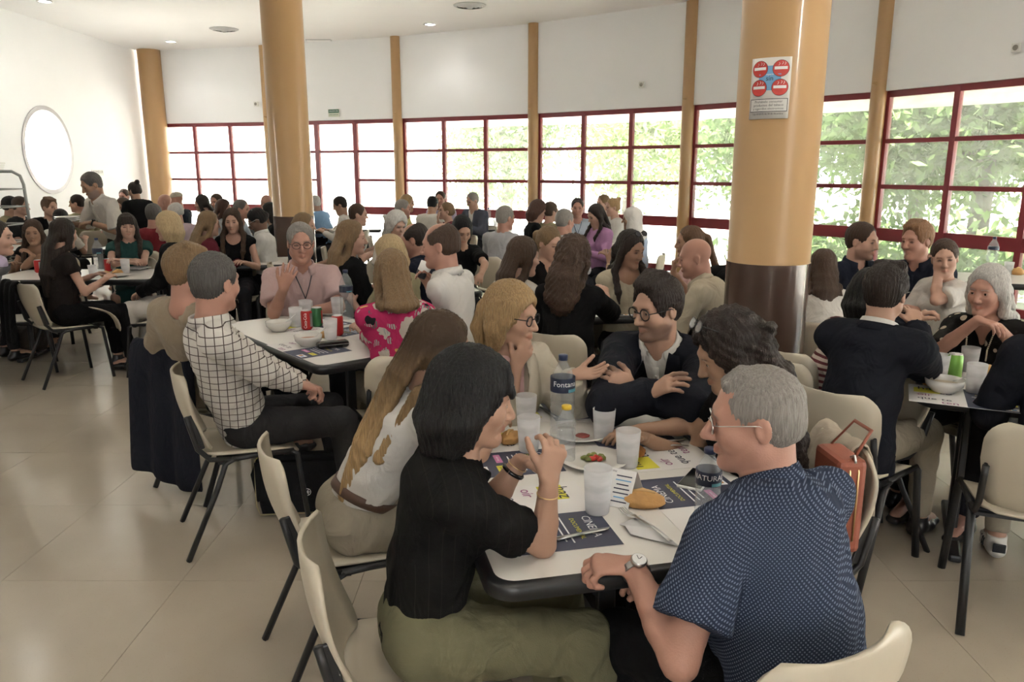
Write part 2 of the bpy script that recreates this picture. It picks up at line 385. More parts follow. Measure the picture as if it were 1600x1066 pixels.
o = link('lettering', text_mesh('EMERGENCIA', .036, green_sign), s_, (0, -.0075, -.035)); o.rotation_euler = (math.pi / 2, 0, 0)
for i, u, z, lab in ((0, 402, 3.03, 'white wall socket on the wall left of the far column'), (3, 1005, 3.02, 'small white wall socket between two posts'), (5, 1592, 2.98, 'beige wall socket high at the right edge')):
    s_ = face_room(i, u, z); s_.name = 'wall_socket'; tag(s_, lab, 'socket')
    m_ = MB(); m_.box((0, 0, 0), (.10, .03, .10), bevel=.008); m_.build('cover', white_pl, s_)
    m_ = MB(); m_.lathe([(0, 0), (.03, 0), (.03, .004), (0, .004)], (0, 0, 0), 14); o = m_.build('face', pm('socket_grey', (.3, .28, .25), .5), s_, (0, -.016, 0)); o.rotation_euler = (math.pi / 2, 0, 0)
q = PD(152, 270, 8.2 * FPX / 648); s_ = empty('wall_notice', (-8.19, q[1], q[2]), math.pi / 2); tag(s_, 'small dark lettered notice beside the round window', 'sign')
m_ = MB(); m_.box((0, 0, 0), (.42, .01, .11)); m_.build('plate', white_pl, s_)
o = link('lettering', text_mesh('COMEDOR', .075, ink), s_, (0, -.008, .012)); o.rotation_euler = (math.pi / 2, 0, 0)
# no-smoking notice, curved round the column
NR = .226
def on_col(mesh_pts):   # (s, z) on the column -> 3D, s measured along the surface
    return None
ang0 = math.atan2(-C1[1], -C1[0])         # towards the camera
notice = tag(empty('no_smoking_notice', (C1[0], C1[1], 0)), 'white no-smoking notice with four red discs taped to the column', 'sign')
nc = PD(1189, 145, 4.2); zc_ = nc[2]; s0 = -.055
def wrap(pts2, off):
    return [((NR + off) * math.cos(ang0 + (s0 + s) / NR), (NR + off) * math.sin(ang0 + (s0 + s) / NR), zc_ + z) for s, z in pts2]
def patch(w, h, cx, cz, off, mat, name, n=12, par=notice):
    m_ = MB(); rows = [wrap([(cx - w / 2 + w * k / n, cz + zz) for k in range(n + 1)], off) for zz in (-h / 2, h / 2)]
    m_.grid(rows); return m_.build(name, mat, par)
def disc(r, cx, cz, off, mat, name, par=notice):
    m_ = MB(); m_.add(wrap([(cx + r * math.cos(2 * math.pi * k / 28), cz + r * math.sin(2 * math.pi * k / 28)) for k in range(28)], off), [tuple(range(28))]); return m_.build(name, mat, par)
paper = pm('notice_paper', (.66, .64, .61), .45, .03); red_i = pm('sign_red', (.55, .05, .04), .5, .06); blue_i = pm('sign_blue', (.16, .36, .60), .5, .05)
solidify(patch(.205, .30, 0, 0, .001, paper, 'sheet'), .002)
patch(.11, .04, 0, .05, .0025, blue_i, 'blue_panel'); patch(.045, .12, 0, .05, .0026, blue_i, 'blue_panel')
for dx in (-.052, .052):
    for dz in (.095, .003):
        disc(.041, dx, dz, .003, ink, 'disc_rim'); disc(.039, dx, dz, .0036, red_i, 'red_disc'); patch(.062, .014, dx, dz + .002, .0042, ink_w, 'white_bar')
        m_ = MB(); z0 = dz + .014
        for t in ((-.012, .0), (.004, .004), (.016, .002)):
            m_.tube([Vector(wrap([(dx + t[0], z0 + t[1])], .0042)[0]), Vector(wrap([(dx + t[0] + .006, z0 + t[1] + .008)], .0042)[0]), Vector(wrap([(dx + t[0] + .002, z0 + t[1] + .014)], .0042)[0])], .0012, 5)
        m_.build('smoke_wisp', ink_w, notice)
patch(.19, .064, 0, -.083, .0025, ink, 'text_frame'); patch(.184, .058, 0, -.083, .003, paper, 'text_panel')
def wrap_text(t, size, cz, mat, cx=0.):
    me = text_mesh(t, size, mat).copy(); co = [(v.co.x, v.co.y) for v in me.vertices]
    for v, p in zip(me.vertices, wrap([(cx + x, cz + y) for x, y in co], .004)): v.co = p
    link('lettering', me, notice)
wrap_text('Prohibido consumir', .0175, -.066, ink); wrap_text('productos del tabaco', .0175, -.083, ink); wrap_text('y cigarrillos electronicos', .0155, -.100, ink)
wrap_text('Ley 42/2010, de 30 de diciembre', .0115, -.126, ink); wrap_text('sin', .034, .048, ink); wrap_text('espacio', .013, .068, ink_w)
# ------------------------------------------------------------------ outside
ground = MB(); ground.box((4, 20, -.30), (120, 110, .2)); og = tag(ground.build('courtyard_ground', pm('pale_paving', (.62, .60, .55), .9, .1, .6)), kind='structure')
bw = MB(); bw.box((-16, 34, 3.5), (34, .4, 8), Matrix.Rotation(math.radians(8), 3, 'Z')); tag(bw.build('courtyard_wall', pm('sunlit_render', (.75, .73, .68), .9, .05, .5)), 'pale rendered wall beyond the left windows', 'wall')
ev = MB()
outl, inn = [], []
for i, (x, y) in enumerate(POSTS):
    nrm = bay_frame(min(i, len(POSTS) - 2))[4]; inn.append((x - nrm.x * .15, y - nrm.y * .15)); outl.append((x - nrm.x * 2.5, y - nrm.y * 2.5))
ev.grid([[(*p, 2.72) for p in inn], [(*p, 2.60) for p in outl]], False); ev.grid([[(*p, 2.98) for p in inn], [(*p, 2.98) for p in outl]], False)
ev.grid([[(*p, 2.60) for p in outl], [(*p, 2.98) for p in outl]], False)
tag(ev.build('eave', wall_white), 'white eave running outside along the top of the windows', 'eave')
def leafmat(name, c, c2):
    m = bpy.data.materials.new(name); m.use_nodes = True; nt = m.node_tree; L = nt.links.new; nt.nodes.clear()
    out = nn(nt, 'ShaderNodeOutputMaterial'); df = nn(nt, 'ShaderNodeBsdfDiffuse'); tl = nn(nt, 'ShaderNodeBsdfTranslucent'); mxs = nn(nt, 'ShaderNodeMixShader'); mxs.inputs[0].default_value = .5
    nz = nn(nt, 'ShaderNodeTexNoise'); nz.inputs['Scale'].default_value = 1.6; tc = nn(nt, 'ShaderNodeTexCoord'); L(tc.outputs['Object'], nz.inputs[0])
    mx = nn(nt, 'ShaderNodeMix', data_type='RGBA'); mx.inputs[6].default_value = (*c, 1); mx.inputs[7].default_value = (*c2, 1); L(nz.outputs[0], mx.inputs[0])
    L(mx.outputs[2], df.inputs[0]); L(mx.outputs[2], tl.inputs[0]); L(df.outputs[0], mxs.inputs[1]); L(tl.outputs[0], mxs.inputs[2]); L(mxs.outputs[0], out.inputs[0]); return m
leafA = leafmat('leaf_green', (.08, .14, .05), (.20, .29, .11)); leafB = leafmat('leaf_light_green', (.13, .21, .07), (.28, .36, .14))
bark = pm('bark', (.10, .085, .07), .9, .3, 6, .5, 20, stretch=(1, 1, .2))
rng = np.random.RandomState(3)
def tree(x, y, h, R, nl, label, mat, leaf=.115, low=.9, trunk=.2):
    root = tag(empty('tree', (x, y, -.2)), label, 'tree', 'trees in the garden outside')
    m_ = MB(); pts = [Vector((0, 0, 0)), Vector((.08, .05, h * .3)), Vector((-.05, .1, h * .55)), Vector((.1, 0, h * .8))]
    m_.tube(pts, [trunk, trunk * .8, trunk * .6, trunk * .25], 9)
    m_.build('trunk', bark, root)
    for k in range(6):
        a = rng.uniform(0, 6.28); z = h * rng.uniform(.3, .6); l_ = R * rng.uniform(.5, .8)
        m_ = MB(); m_.tube([(0, .05, z), (.5 * l_ * math.cos(a), .5 * l_ * math.sin(a), z + .4 * l_), (l_ * math.cos(a), l_ * math.sin(a), z + .7 * l_)], [trunk * .4, trunk * .25, .02], 6); m_.build('branch', bark, root)
    nc_ = 26; cen = rng.normal(size=(nc_, 3)); cen /= np.linalg.norm(cen, axis=1)[:, None]; cen *= rng.uniform(.3, 1, (nc_, 1)); cen *= [R * .85, R * .85, (h - low) * .42]; cen[:, 2] += low + (h - low) * .5
    idx = rng.randint(0, nc_, nl); p = cen[idx] + rng.normal(size=(nl, 3)) * [R * .2, R * .2, (h - low) * .10]
    a = rng.normal(size=(nl, 3)); a /= np.linalg.norm(a, axis=1)[:, None]; b2 = np.cross(a, rng.normal(size=(nl, 3))); b2 /= np.linalg.norm(b2, axis=1)[:, None]
    s_ = rng.uniform(.6, 1.3, (nl, 1)) * leaf
    V = np.stack([p - a * s_, p + b2 * s_ * .4, p + a * s_, p - b2 * s_ * .4], 1).reshape(-1, 3)
    me = fast_mesh('foliage', V, np.arange(nl * 4).reshape(-1, 4), [mat], smooth=False); tag(link('foliage', me, root), kind='stuff')
def fast_mesh(name, V, F, mats, fm_=None, smooth=True, T=None):
    me = bpy.data.meshes.new(name); nv, nf = len(V), len(F)
    me.vertices.add(nv); me.vertices.foreach_set('co', np.ascontiguousarray(V, np.float32).ravel())
    k = F.shape[1]; li = np.ascontiguousarray(F, np.int32).ravel(); st_ = np.arange(0, nf * k, k, dtype=np.int32); tot = np.full(nf, k, np.int32)
    if T is not None and len(T):
        li = np.concatenate([li, np.ascontiguousarray(T, np.int32).ravel()]); st_ = np.concatenate([st_, nf * k + np.arange(0, 3 * len(T), 3, dtype=np.int32)]); tot = np.concatenate([tot, np.full(len(T), 3, np.int32)]); nf += len(T)
    me.loops.add(len(li)); me.loops.foreach_set('vertex_index', li)
    me.polygons.add(nf); me.polygons.foreach_set('loop_start', st_.astype(np.int32))
    try: me.polygons.foreach_set('loop_total', tot.astype(np.int32))
    except Exception: pass
    for m in mats: me.materials.append(m)
    if fm_ is not None: me.polygons.foreach_set('material_index', fm_.astype(np.int32))
    me.polygons.foreach_set('use_smooth', np.full(nf, smooth)); me.update(calc_edges=True)
    return me
TREES = [(8.6, 14.5, 6.0, 2.4, 26000, 'broad green tree outside the right-hand windows', leafA), (11.0, 12.0, 6.5, 2.7, 26000, 'light green tree outside at the far right', leafB), (9.0, 17.6, 6.0, 2.4, 18000, 'green tree behind the no-smoking column, outside', leafA),
         (6.0, 19.0, 4.6, 2.2, 8000, 'green tree outside left of the no-smoking column', leafA), (3.2, 22.0, 4.8, 2.3, 8000, 'pale green tree outside the middle windows', leafB), (-.2, 23.5, 4.9, 2.0, 7000, 'green tree outside right of the middle post', leafA), (12.5, 8.5, 6.5, 2.6, 8000, 'light green tree outside beyond the right edge', leafB)]
for t in TREES: tree(*t[:5], t[5], t[6])
for k, (x, y) in enumerate(((9.5, 10.2), (7.6, 12.0), (10.2, 8.2), (6.3, 14.6))):
    root = tag(empty('shrub', (x, y, -.2)), ['low green shrub outside beside the right window post', 'low green shrub outside left of the trunk', 'low green shrub outside at the right edge', 'low green shrub outside behind the thick column'][k], 'shrub', 'shrubs in the garden outside')
    nl = 1400; p = rng.normal(size=(nl, 3)) * [.8, .8, .32]; p[:, 2] = np.abs(p[:, 2]) + .25
    a = rng.normal(size=(nl, 3)); a /= np.linalg.norm(a, axis=1)[:, None]; b2 = np.cross(a, rng.normal(size=(nl, 3))); b2 /= np.linalg.norm(b2, axis=1)[:, None]
    V = np.stack([p - a * .12, p + b2 * .05, p + a * .12, p - b2 * .05], 1).reshape(-1, 3)
    tag(link('foliage', fast_mesh('foliage', V, np.arange(nl * 4).reshape(-1, 4), [leafA], smooth=False), root), kind='stuff')
    m_ = MB(); m_.tube([(0, 0, 0), (.05, 0, .5)], .03, 6); m_.build('stem', bark, root)
# ================================================================== chairs and tables
cream = pm('cream_plastic', (.47, .42, .33), .38, .04, 5, .015, 200)
def make_chair():
    root = empty('stacking_chair')
    # seat shell: dished, rolled front edge
    rows = []
    ny, nx = 9, 9
    for j in range(ny):
        t = j / (ny - 1); y = -.20 + .41 * t
        row = []
        for i in range(nx):
            s_ = -1 + 2 * i / (nx - 1); hw = .205 - .02 * (1 - t)
            z = .445 - .014 * (1 - s_ * s_) + (.018 * (1 - t) ** 2) - (.030 * max(0, t - .8) / .2)
            cr = 0.
            if abs(s_) > .9 and (j == 0 or j == ny - 1): cr = .02
            row.append((s_ * (hw - cr), y + (.018 if j == 0 else -.018 if j == ny - 1 else 0) * (cr > 0), z))
        rows.append(row)
    m_ = MB(); m_.grid(rows); o = m_.build('seat', cream, root); solidify(o, .010, 0)
    # back panel: wide rounded trapezoid, gently curved, leaning back
    rows = []; nz = 19
    for j in range(nz):
        t = .5 - .5 * math.cos(math.pi * j / (nz - 1)); z = .475 + .335 * t
        hw = .185 + .035 * min(1, t * 1.7)
        d = min(t, 1 - t) * .335; r = .075 if t > .5 else .05
        if d < r: hw -= r - math.sqrt(max(0, r * r - (r - d) ** 2))
        row = []
        for i in range(nx):
            s_ = -1 + 2 * i / (nx - 1); y = -.205 - .085 * t + .045 * s_ * s_ - .02 * math.sin(t * math.pi)
            row.append((s_ * hw, y, z))
        rows.append(row)
    m_ = MB(); m_.grid(rows); o = m_.build('backrest', cream, root); solidify(o, .012, 0)
    for s_ in (-1, 1):
        x = .205 * s_
        m_ = MB(); m_.tube([(x * 1.08, .235, .0), (x * 1.02, .205, .30), (x, .195, .415), (x, .165, .432)], .0125, 8, flat=1.3); m_.build('leg', black_metal, root)
        m_ = MB(); m_.tube([(x * 1.08, -.30, .0), (x * 1.02, -.16, .30), (x, -.115, .415), (x, -.08, .432)], .0125, 8, flat=1.3); m_.build('leg', black_metal, root)
        m_ = MB(); m_.tube([(x, .18, .432), (x, 0, .436), (x, -.12, .432)], .0125, 8); m_.tube([(x, -.06, .43), (x * 1.0, -.175, .445), (x * 1.0, -.222, .50), (x * 1.0, -.245, .60), (x * 1.0, -.256, .65)], .012, 8)
        m_.build('side_frame', black_metal, root)
        m_ = MB(); m_.box((x * .985, -.228, .575), (.012, .035, .16), Matrix.Rotation(math.radians(14), 3, 'X'), .004); m_.build('back_bracket', black_metal, root)
    m_ = MB(); m_.box((0, .15, .42), (.40, .025, .014)); m_.box((0, -.13, .42), (.40, .025, .014)); m_.box((0, .01, .428), (.36, .26, .012)); m_.build('cross_frame', black_metal, root)
    return root
CHAIR0 = make_chair(); CH_USED = [False]
def chair(x, y, face, label):
    o = CHAIR0 if not CH_USED[0] else copy_tree(CHAIR0)
    CH_USED[0] = True
    o.location = (x, y, 0); o.rotation_euler = (0, 0, -math.radians(face)); tag(o, label, 'chair', 'cream stacking chairs')
    return o
lamin = pm('white_laminate', (.68, .66, .62), .28, .03, 4)
rubber = pm('black_edge_rubber', (.015, .015, .016), .35, .1, 30)
TABLES = []
def snap(loc, m=.09):
    """keep a thing set down at table height on the nearest table"""
    best = None
    for cx, cy, a, lx, ly in TABLES:
        dx, dy = loc[0] - cx, loc[1] - cy; x, y = dx * math.cos(a) - dy * math.sin(a), dx * math.sin(a) + dy * math.cos(a)
        x2, y2 = max(-lx / 2 + m, min(lx / 2 - m, x)), max(-ly / 2 + m, min(ly / 2 - m, y)); e = math.hypot(x - x2, y - y2)
        if best is None or e < best[0]: best = (e, cx + x2 * math.cos(a) + y2 * math.sin(a), cy - x2 * math.sin(a) + y2 * math.cos(a))
    if best and best[0] > .12: print('SNAP', [round(q, 2) for q in loc], round(best[0], 2))
    return (best[1], best[2], loc[2]) if best else loc
def make_table(name, cx, cy, face, Lx, Ly, label):
    TABLES.append((cx, cy, math.radians(face), Lx, Ly))
    """Ly: long side along facing direction, Lx across"""
    root = tag(empty('dining_table', (cx, cy, 0), -math.radians(face)), label, 'table', 'canteen dining tables')
    out = rounded_rect(Lx, Ly, .07); m_ = MB(); inn = rounded_rect(Lx - .05, Ly - .05, .05)
    prof = []
    for (ox, oy), (ix, iy) in zip(out, inn):
        prof.append([(ix, iy, .7505), ((ox * .7 + ix * .3), (oy * .7 + iy * .3), .7495), (ox, oy, .742), (ox, oy, .712), (ix, iy, .700)])
    prof.append(prof[0]); m_.grid(prof, True); m_.build('edge_band', rubber, root)
    m_ = MB(); m_.prism(inn, .702, .7508); m_.build('tabletop', lamin, root)
    for s_ in (-1, 1):
        y = s_ * (Ly / 2 - .22)
        for q in (-.05, .05):
            m_ = MB(); m_.box((q * 1.8, y, .37), (.05, .03, .66), bevel=.006); m_.build('leg', black_metal, root)
        m_ = MB(); m_.box((0, y, .024), (Lx * .82, .055, .036), bevel=.012); m_.build('foot_bar', black_metal, root)
        m_ = MB(); m_.box((0, y, .69), (Lx * .7, .05, .03)); m_.build('top_bar', black_metal, root)
    m_ = MB(); m_.box((0, 0, .30), (.03, Ly - .46, .05)); m_.build('stretcher', black_metal, root)
    return root
# ================================================================== figures: smooth-union fields meshed with surface nets
V3 = lambda *a: np.array(a, float)
def unit(v): return v / (np.linalg.norm(v) + 1e-12)
class EC:
    """elliptic cone from a to b: half-widths ra, rb along w; depth = half-width * fa, fb; round ends, or flat where capped"""
    def __init__(s, a, b, ra, rb, w=None, fa=1., fb=1., flat0=False, flat1=False):
        s.a = np.asarray(a, float); s.b = np.asarray(b, float); ax = s.b - s.a; s.L = np.linalg.norm(ax); s.ax = ax / s.L if s.L > 1e-9 else V3(0, 0, 1)
        if w is None: w = V3(1, 0, 0) if abs(s.ax[0]) < .8 else V3(0, 1, 0)
        w = w - s.ax * np.dot(w, s.ax)
        if np.linalg.norm(w) < 1e-3: w = np.cross(s.ax, V3(0, 0, 1) if abs(s.ax[2]) < .9 else V3(0, 1, 0))
        s.w = unit(w); s.n = np.cross(s.ax, s.w)
        s.ra, s.rb, s.fa, s.fb, s.f0, s.f1 = ra, rb, fa, fb, flat0, flat1
        m = max(ra, rb, ra * fa, rb * fb); s.lo = np.minimum(s.a, s.b) - m; s.hi = np.maximum(s.a, s.b) + m
    def __call__(s, X, Y, Z):
        px, py, pz = X - s.a[0], Y - s.a[1], Z - s.a[2]
        l = px * s.ax[0] + py * s.ax[1] + pz * s.ax[2]; u = px * s.w[0] + py * s.w[1] + pz * s.w[2]; v = px * s.n[0] + py * s.n[1] + pz * s.n[2]
        lc = np.clip(l, 0, s.L); t = lc / max(s.L, 1e-9); e = l - lc
        rw = s.ra + (s.rb - s.ra) * t; rd = s.ra * s.fa + (s.rb * s.fb - s.ra * s.fa) * t; rm = np.minimum(rw, rd)
        if s.f0 or s.f1:
            d = (np.sqrt((u / rw) ** 2 + (v / rd) ** 2) - 1) * rm
            e0 = np.where(e < 0, -e, 0) if s.f0 else 0; e1 = np.where(e > 0, e, 0) if s.f1 else 0
            ee = np.where(e < 0, 0 if s.f0 else e, 0 if s.f1 else e)
            d = (np.sqrt((u / rw) ** 2 + (v / rd) ** 2 + (ee / rm) ** 2) - 1) * rm
            if s.f0: d = np.maximum(d, -l)
            if s.f1: d = np.maximum(d, l - s.L)
            return d
        return (np.sqrt((u / rw) ** 2 + (v / rd) ** 2 + (e / rm) ** 2) - 1) * rm
class EL:
    """ellipsoid with axes given by the rows of M"""
    def __init__(s, c, r, M=None):
        s.c = np.asarray(c, float); s.r = r; s.M = np.eye(3) if M is None else M
        m = max(r); s.lo = s.c - m; s.hi = s.c + m
    def __call__(s, X, Y, Z):
        p = (X - s.c[0], Y - s.c[1], Z - s.c[2]); q = 0.
        for i in range(3): q = q + ((p[0] * s.M[i][0] + p[1] * s.M[i][1] + p[2] * s.M[i][2]) / s.r[i]) ** 2
        q = np.sqrt(q); return (q - 1) * min(s.r) * (1 if min(s.r) > .6 * max(s.r) else 1)
class HS:
    """half space: inside where (p-c).n < 0"""
    def __init__(s, c, n): s.c = np.asarray(c, float); s.n = unit(np.asarray(n, float)); s.lo = V3(-99, -99, -99); s.hi = V3(99, 99, 99)
    def __call__(s, X, Y, Z): return (X - s.c[0]) * s.n[0] + (Y - s.c[1]) * s.n[1] + (Z - s.c[2]) * s.n[2]
class Fld:
    def __init__(s): s.ops = []
    def add(s, p, k=.02): s.ops.append((0, p, k)); return s
    def sub(s, p, k=.01): s.ops.append((1, p, k)); return s
    def bounds(s, pad):
        a = [o for o in s.ops if o[0] == 0]
        return np.min([o[1].lo for o in a], 0) - pad, np.max([o[1].hi for o in a], 0) + pad
def surf(fld, h, lo=None, hi=None):
    l2, h2 = fld.bounds(2 * h + .01)
    lo = l2 if lo is None else np.maximum(lo, l2); hi = h2 if hi is None else np.minimum(hi, h2)
    n = np.maximum(((hi - lo) / h).astype(int) + 2, 3)
    ax = [(lo[i] + h * np.arange(n[i])).astype(np.float32) for i in range(3)]
    D = np.full(n, .25, np.float32)
    for op, p, k in fld.ops:
        pad = k + 3 * h if op == 0 else 1e-6 + k
        i0 = np.clip(np.floor((p.lo - pad - lo) / h).astype(int), 0, n); i1 = np.clip(np.ceil((p.hi + pad - lo) / h).astype(int) + 1, 0, n)
        if (i1 <= i0).any(): continue
        sl = tuple(slice(a, b) for a, b in zip(i0, i1))
        X = ax[0][sl[0]][:, None, None]; Y = ax[1][sl[1]][None, :, None]; Z = ax[2][sl[2]][None, None, :]
        d = p(X, Y, Z).astype(np.float32); c = D[sl]
        if op == 0:
            m = np.minimum(c, d)
            if k > 0: m = m - np.maximum(k - np.abs(c - d), 0) ** 2 / (4 * k)
        else:
            d = -d; m = np.maximum(c, d)
            if k > 0: m = m + np.maximum(k - np.abs(c - d), 0) ** 2 / (4 * k)
        D[sl] = m
    S = D < 0
    cs = [S[i:n[0] - 1 + i, j:n[1] - 1 + j, k:n[2] - 1 + k] for i in (0, 1) for j in (0, 1) for k in (0, 1)]
    cnt = sum(c.astype(np.int8) for c in cs); act = (cnt > 0) & (cnt < 8)
    I = np.argwhere(act)
    if len(I) == 0: return np.zeros((0, 3)), np.zeros((0, 4), int)
    dv = np.stack([D[I[:, 0] + i, I[:, 1] + j, I[:, 2] + k] for i in (0, 1) for j in (0, 1) for k in (0, 1)], 1)
    acc = np.zeros((len(I), 3)); num = np.zeros(len(I))
    corners = np.array([(i, j, k) for i in (0, 1) for j in (0, 1) for k in (0, 1)], float)
    for a in range(8):
        for b in range(a + 1, 8):
            if np.abs(corners[a] - corners[b]).sum() != 1: continue
            da, db = dv[:, a], dv[:, b]; x = (da < 0) != (db < 0)
            t = np.where(x, da / np.where(x, da - db, 1), 0)
            acc += np.where(x[:, None], corners[a] + (corners[b] - corners[a]) * t[:, None], 0); num += x
    V = lo + h * (I + acc / num[:, None])
    idx = np.full(act.shape, -1, np.int64); idx[act] = np.arange(len(I))
    F = []
    for d_ in range(3):
        e, f = (d_ + 1) % 3, (d_ + 2) % 3
        A = [slice(None)] * 3; B = [slice(None)] * 3; A[d_] = slice(0, n[d_] - 1); B[d_] = slice(1, n[d_])
        for q in (e, f): A[q] = slice(1, n[q] - 1); B[q] = slice(1, n[q] - 1)
        sa, sb = S[tuple(A)], S[tuple(B)]; ch = np.argwhere(sa != sb)
        if len(ch) == 0: continue
        g = ch.copy(); g[:, e] += 1; g[:, f] += 1
        def at(de, df):
            c = g.copy(); c[:, e] += de; c[:, f] += df; return idx[c[:, 0], c[:, 1], c[:, 2]]
        q = np.stack([at(-1, -1), at(0, -1), at(0, 0), at(-1, 0)], 1); ins = sa[ch[:, 0], ch[:, 1], ch[:, 2]]
        q[~ins] = q[~ins][:, ::-1]; F.append(q)
    F = np.concatenate(F); F = F[(F >= 0).all(1)]
    return V, F
def feval(fld, Q):
    D = np.full(len(Q), .25); X, Y, Z = Q.T
    for op, p, k in fld.ops:
        d = p(X, Y, Z)
        if op == 0: m = np.minimum(D, d) - np.maximum(k - np.abs(D - d), 0) ** 2 / (4 * k)
        else: m = np.maximum(D, -d) + np.maximum(k - np.abs(D + d), 0) ** 2 / (4 * k)
        D = m
    return D
def stick(fld, Q, dr, out=.004, far=.22):
    """drop points onto a field's surface along dr"""
    Q = np.asarray(Q, float); R_ = Q - dr * far; t = np.zeros(len(Q))
    for _ in range(60):
        d = feval(fld, R_ + dr * t[:, None]); t = t + np.clip(d, -.01, .03) * .7
    return R_ + dr * (t - out)[:, None]
def normals(V, F):
    fn = np.cross(V[F[:, 2]] - V[F[:, 0]], V[F[:, 3]] - V[F[:, 1]]); N = np.zeros_like(V)
    for k in range(4):
        for c in range(3): N[:, c] += np.bincount(F[:, k], fn[:, c], len(V))
    return N / (np.linalg.norm(N, axis=1)[:, None] + 1e-12)
def relax(V, F, it=1, lam=.5):
    for _ in range(it):
        S_ = np.zeros_like(V); c = np.zeros(len(V))
        for a, b in ((0, 1), (1, 2), (2, 3), (3, 0)):
            for k in range(3): S_[:, k] += np.bincount(F[:, a], V[F[:, b], k], len(V)) + np.bincount(F[:, b], V[F[:, a], k], len(V))
            c += np.bincount(F[:, a], minlength=len(V)) + np.bincount(F[:, b], minlength=len(V))
        V = V + lam * (S_ / np.maximum(c, 1)[:, None] - V)
    return V
def wob(Pn, f, seed=0.):
    x, y, z = Pn[:, 0] * f, Pn[:, 1] * f, Pn[:, 2] * f
    a = np.sin(x * 1.7 + seed + 1.3 * np.sin(y * .9 + z * .7 + seed)); b = np.sin(y * 1.9 + 2 * seed + 1.2 * np.sin(z * 1.1 - x * .8)); c = np.sin(z * 1.5 - seed + 1.4 * np.sin(x * 1.2 + y * .6))
    return (a * b + b * c + c * a) / 3 + .35 * np.sin(x * 3.1 + y * 2.3 - z * 2.7 + seed)
def folds(V, F, amp, seed, f=16.):
    N = normals(V, F)
    return V + N * (amp * (wob(V * [1, 1, 1.6], f, seed) + .5 * wob(V, f * 2.3, seed + 4)))[:, None]
def merge(parts):
    Vs, Fs, o = [], [], 0
    for V, F in parts: Vs.append(V); Fs.append(F + o); o += len(V)
    return np.concatenate(Vs), np.concatenate(Fs)
def border(F):
    e = np.concatenate([F[:, [0, 1]], F[:, [1, 2]], F[:, [2, 3]], F[:, [3, 0]]]); k = e.min(1).astype(np.int64) * (int(e.max()) + 1) + e.max(1); _, inv, cnt = np.unique(k, return_inverse=True, return_counts=True)
    return e[cnt[inv.ravel()] == 1]
def compact(V, F):
    used = np.unique(F); m = np.full(len(V), -1); m[used] = np.arange(len(used)); return V[used], m[F]
def stitch(V, F, sizes, tol, join=True):
    """close the seams between the coarse piece (first) and the fine ones"""
    E_ = border(F); off = np.cumsum([0] + list(sizes)); T = []
    own = np.searchsorted(off, E_[:, 0], side='right') - 1
    A = E_[own == 0]; av = np.unique(A) if len(A) else np.zeros(0, int)
    if len(av) == 0: return None
    for p in range(1, len(sizes)):
        B = E_[own == p]
        if len(B) == 0: continue
        bv = np.unique(B)
        for Ed, tv in ((B, av), (A, bv)):
            m = (V[Ed[:, 0]] + V[Ed[:, 1]]) / 2; d = np.linalg.norm(m[:, None, :] - V[tv][None, :, :], axis=2); j = d.argmin(1); ok = d[np.arange(len(m)), j] < tol
            T.append(np.stack([Ed[ok, 1], Ed[ok, 0], tv[j[ok]]], 1))
    T = np.concatenate(T) if T else np.zeros((0, 3), int)
    T = T[(T[:, 0] != T[:, 2]) & (T[:, 1] != T[:, 2])]; N = normals(V, F)
    fl = (np.cross(V[T[:, 1]] - V[T[:, 0]], V[T[:, 2]] - V[T[:, 0]]) * (N[T].sum(1))).sum(1) < 0; T[fl] = T[fl][:, [0, 2, 1]]
    if not join: return T
    lab = np.arange(len(V)); Q = [F, T]                       # join what is still apart with a sliver inside the cloth
    for _ in range(60):
        old = lab.copy()
        for q in Q:
            if len(q):
                m = lab[q].min(1)
                for k in range(q.shape[1]): np.minimum.at(lab, q[:, k], m)
        lab = lab[lab]
        if (lab == old).all(): break
    u, c = np.unique(lab, return_counts=True); main = u[c.argmax()]; mv = np.where(lab == main)[0]; ex = []
    for l_ in u:
        if l_ == main: continue
        i = np.where(lab == l_)[0]; i0 = i[::max(1, len(i) // 40)]; j0 = mv[::max(1, len(mv) // 3000)]
        d = np.linalg.norm(V[i0][:, None] - V[j0][None], axis=2); a, b = np.unravel_index(d.argmin(), d.shape); f = F[(F == i0[a]).any(1)]
        if len(f):
            o = [x for x in f[0] if x != i0[a]][0]; ex.append((i0[a], o, j0[b]))
    return np.concatenate([T, np.array(ex, int)]) if ex else T
def drop(V, F, boxes):
    c = V[F].mean(1); k = np.ones(len(F), bool)
    for lo, hi in boxes: k &= ~((c > lo).all(1) & (c < hi).all(1))
    F = F[k]; used = np.unique(F); m = np.full(len(V), -1); m[used] = np.arange(len(used))
    return V[used], m[F]
# ------------------------------------------------------------------ materials for people
TONES = {'fair': (0.43, 0.258, 0.194), 'light': (0.387, 0.228, 0.159), 'pink': (0.404, 0.215, 0.159), 'tan': (0.31, 0.176, 0.116), 'olive': (0.335, 0.202, 0.133), 'dark': (0.181, 0.099, 0.069), 'deep': (0.112, 0.065, 0.045)}
def skin_m(tone):
    name = 'skin_' + tone
    if name in MATS: return MATS[name]
    m = pm(name, TONES[tone], .50, .09, 22, .10, 260, spec=.35); nt = m.node_tree; b = node_of(m); L = nt.links.new
    at = nn(nt, 'ShaderNodeAttribute'); at.attribute_name = 'paint'; mx = nn(nt, 'ShaderNodeMix', data_type='RGBA')
    pv = b.inputs['Base Color'].links[0].from_socket; L(at.outputs['Alpha'], mx.inputs[0]); L(pv, mx.inputs[6]); L(at.outputs['Color'], mx.inputs[7]); L(mx.outputs[2], b.inputs['Base Color'])
    return m
